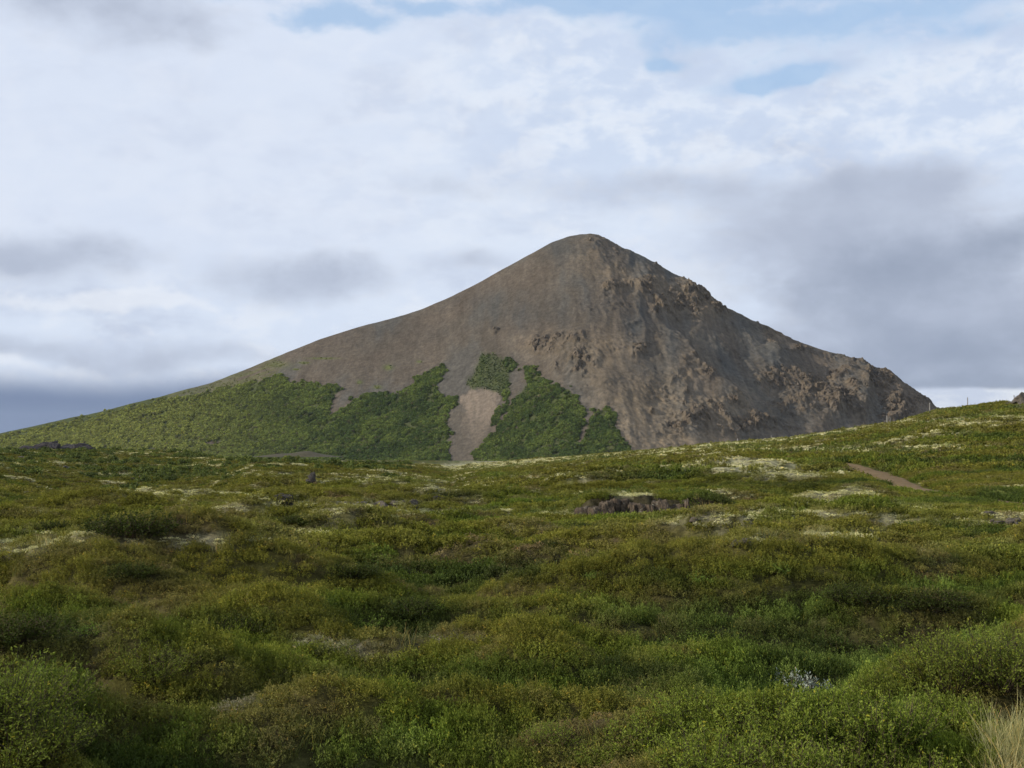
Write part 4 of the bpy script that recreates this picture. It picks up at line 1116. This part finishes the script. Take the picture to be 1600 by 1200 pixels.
def g(px, py, sx_, sy_, amp=1., aw=azw, ew=elw):
    a = k.m('DIVIDE', k.m('SUBTRACT', aw, float(px - 800)), sx_); b = k.m('DIVIDE', k.m('SUBTRACT', ew, float(690 - py)), sy_)
    q = k.m('ADD', k.m('MULTIPLY', a, a), k.m('MULTIPLY', b, b))
    return k.m('MULTIPLY', k.m('EXPONENT', k.m('MULTIPLY', q, -1.)), amp)
def total(lst):
    r = None
    for q in lst:
        v = g(*q); r = v if r is None else k.m('ADD', r, v)
    return r
BR = (.72, .805, .95); MIDC = (.49, .55, .68); DK = (.29, .345, .46); WH = (.87, .91, .98)
nb1 = k.noise(k.mapping(cvec, (1., 1.4, 1)), 1.6, 6, .55, .25)
nb2 = k.noise(k.mapping(avec, (1., 2.2, 1)), 3.4, 7, .58, .3)
nb3 = k.noise(k.mapping(avec, (1., 1.6, 1)), 11., 6, .6, .2)
nb4 = k.noise(k.mapping(avec, (1., 2.0, 1)), 6.2, 8, .62, .15)
nb5 = k.m('ADD', k.m('MULTIPLY', nb4, .62), k.m('MULTIPLY', nb3, .38))
def shaped(field, lo=.25, hi=.75, wob=.9, nz=None):
    """a field of soft bodies, its border broken up by cloud noise"""
    return k.mr(k.m('ADD', field, k.m('MULTIPLY', k.m('SUBTRACT', nz or nb5, .5), wob)), lo, hi)
c = k.mixc(k.mr(nb2, .40, .70), BR, (.56, .63, .78))
c = k.mixc(k.m('MULTIPLY', k.mr(nb4, .42, .62), .7), c, (.76, .84, .97))
c = k.mixc(k.m('MULTIPLY', k.mr(nb3, .47, .68), .45), c, WH)
c = k.mixc(k.m('MULTIPLY', total([(330, 290, 420, 110, .9), (620, 110, 300, 50, .5), (1050, 210, 400, 60, .5), (640, 330, 220, 80, .5)]), k.mr(nb4, .36, .60, .15, 1.), clamp=True), c, (.79, .86, .97))
mot = k.m('ADD', k.m('MULTIPLY', k.mr(azn, -350., 200.), k.mr(eln, 330., 480.)), .12, clamp=True)
c = k.mixc(k.m('MULTIPLY', k.m('MULTIPLY', k.mr(nb3, .58, .40), mot), .62), c, (.56, .67, .87))
calm = k.m('MULTIPLY', k.mr(azn, 150., -450.), k.mr(eln, 180., 330.))
c = k.mixc(k.m('MULTIPLY', calm, .55), c, (.72, .79, .935))
grey = total([(1330, 380, 300, 90, 1.), (1500, 520, 260, 90, .9), (1000, 290, 240, 36, .6), (480, 445, 150, 40, .85), (90, 405, 170, 42, .85), (150, 45, 260, 65, .8), (740, 410, 90, 30, .6), (1150, 560, 300, 60, .6),
              (660, 290, 90, 30, .5), (60, 545, 260, 26, .6), (1400, 300, 120, 26, .6), (300, 560, 200, 22, .5), (150, 480, 420, 90, .16), (250, 40, 300, 60, .08), (1300, 480, 420, 150, .1)])
c = k.mixc(k.m('MULTIPLY', shaped(grey, .24, .95, 1.15), k.mr(nb3, .3, .7, .8, 1.)), c, MIDC)
c = k.mixc(k.m('MULTIPLY', shaped(grey, .70, 1.35, 1.2), .4), c, (.38, .44, .57))
dark = total([(1520, 560, 330, 50, .85), (1500, 598, 260, 18, .6), (1400, 430, 270, 70, .6), (1560, 400, 120, 40, .4), (1330, 480, 200, 60, .35)])
c = k.mixc(k.m('MULTIPLY', shaped(dark, .25, 1.1, .8), .85), c, DK)
# bright edges of the broken clouds
c = k.mixc(k.m('MULTIPLY', shaped(total([(130, 475, 170, 16, .8), (60, 572, 200, 14, .7), (420, 545, 160, 14, .5), (260, 484, 120, 10, .6), (1560, 285, 90, 30, .6), (1250, 500, 120, 26, .4)]), .3, .9, 1.1, nb3), .6), c, WH)
# dark blue rain band low on the left
bandw = k.mr(k.m('ADD', k.m('MULTIPLY', eln, .75), k.m('MULTIPLY', elw, .25)), 122., 62., 0., 1.)
lf = k.mr(azn, -60., -420., 0., 1.)
c = k.mixc(k.m('MULTIPLY', bandw, lf), c, (.165, .225, .37))
gap = k.m('MULTIPLY', k.mr(k.m('ADD', eln, k.m('MULTIPLY', k.m('SUBTRACT', nb3, .5), 18.)), 83., 74., 0., 1.), k.mr(azn, 350., 500., 0., 1.))
c = k.mixc(gap, c, k.mixc(k.mr(nb3, .4, .62), (.62, .69, .83), (.85, .89, .95)))
# blue gaps
bl = total([(960, 4, 230, 20, 1.), (1300, 0, 300, 26, 1.), (1210, 132, 60, 14, .85), (1040, 108, 40, 12, .65), (520, 40, 110, 30, .6), (1500, 30, 160, 34, .6), (1110, 40, 160, 24, .65), (1310, 60, 130, 18, .6), (1480, 90, 160, 22, .5), (1030, 75, 50, 18, .5),
            (660, 5, 120, 14, .6), (1250, 100, 330, 80, .25), (350, 5, 120, 12, .4), (1180, 110, 480, 90, .26), (560, 40, 260, 40, .3)])
sks = k.n('ShaderNodeVectorMath', operation='SCALE'); k.l(sky.outputs[0], sks.inputs[0]); sks.inputs['Scale'].default_value = .12
hi = k.m('MULTIPLY', k.mr(eln, 900., 1500.), k.mr(nb1, .5, .62))
c = k.mixc(k.m('MAXIMUM', k.m('MULTIPLY', shaped(bl, .36, 1.0, 1.7, nb3), .8), hi), c, k.mixc(.75, sks.outputs[0], (.42, .63, .93)))
bg = k.n('ShaderNodeBackground'); k.l(c, bg.inputs[0]); bg.inputs[1].default_value = .98
wo = k.n('ShaderNodeOutputWorld'); k.l(bg.outputs[0], wo.inputs[0])

sun = bpy.data.lights.new('sun', 'SUN'); sun.energy = 4.0; sun.angle = math.radians(1.0); sun.color = (1, .93, .82)
so = bpy.data.objects.new('sun', sun); COL.objects.link(so)
from mathutils import Vector
so.rotation_euler = Vector(SUN_DIR).to_track_quat('Z', 'Y').to_euler()

cam = bpy.data.cameras.new('camera'); cam.sensor_width = 36; cam.lens = 36 * F / 1600; cam.clip_end = 30000; cam.clip_start = .2
co = bpy.data.objects.new('camera', cam); COL.objects.link(co); co.location = (0, 0, EYE); co.rotation_euler = (PI / 2 + TH, 0, 0)
scene.camera = co
scene.view_settings.view_transform = 'Standard'; scene.view_settings.look = 'None'
scene.view_settings.exposure = 0; scene.view_settings.gamma = 1
scene.cycles.max_bounces = 5; scene.cycles.diffuse_bounces = 3; scene.cycles.glossy_bounces = 2; scene.cycles.transmission_bounces = 3
scene.cycles.use_denoising = True
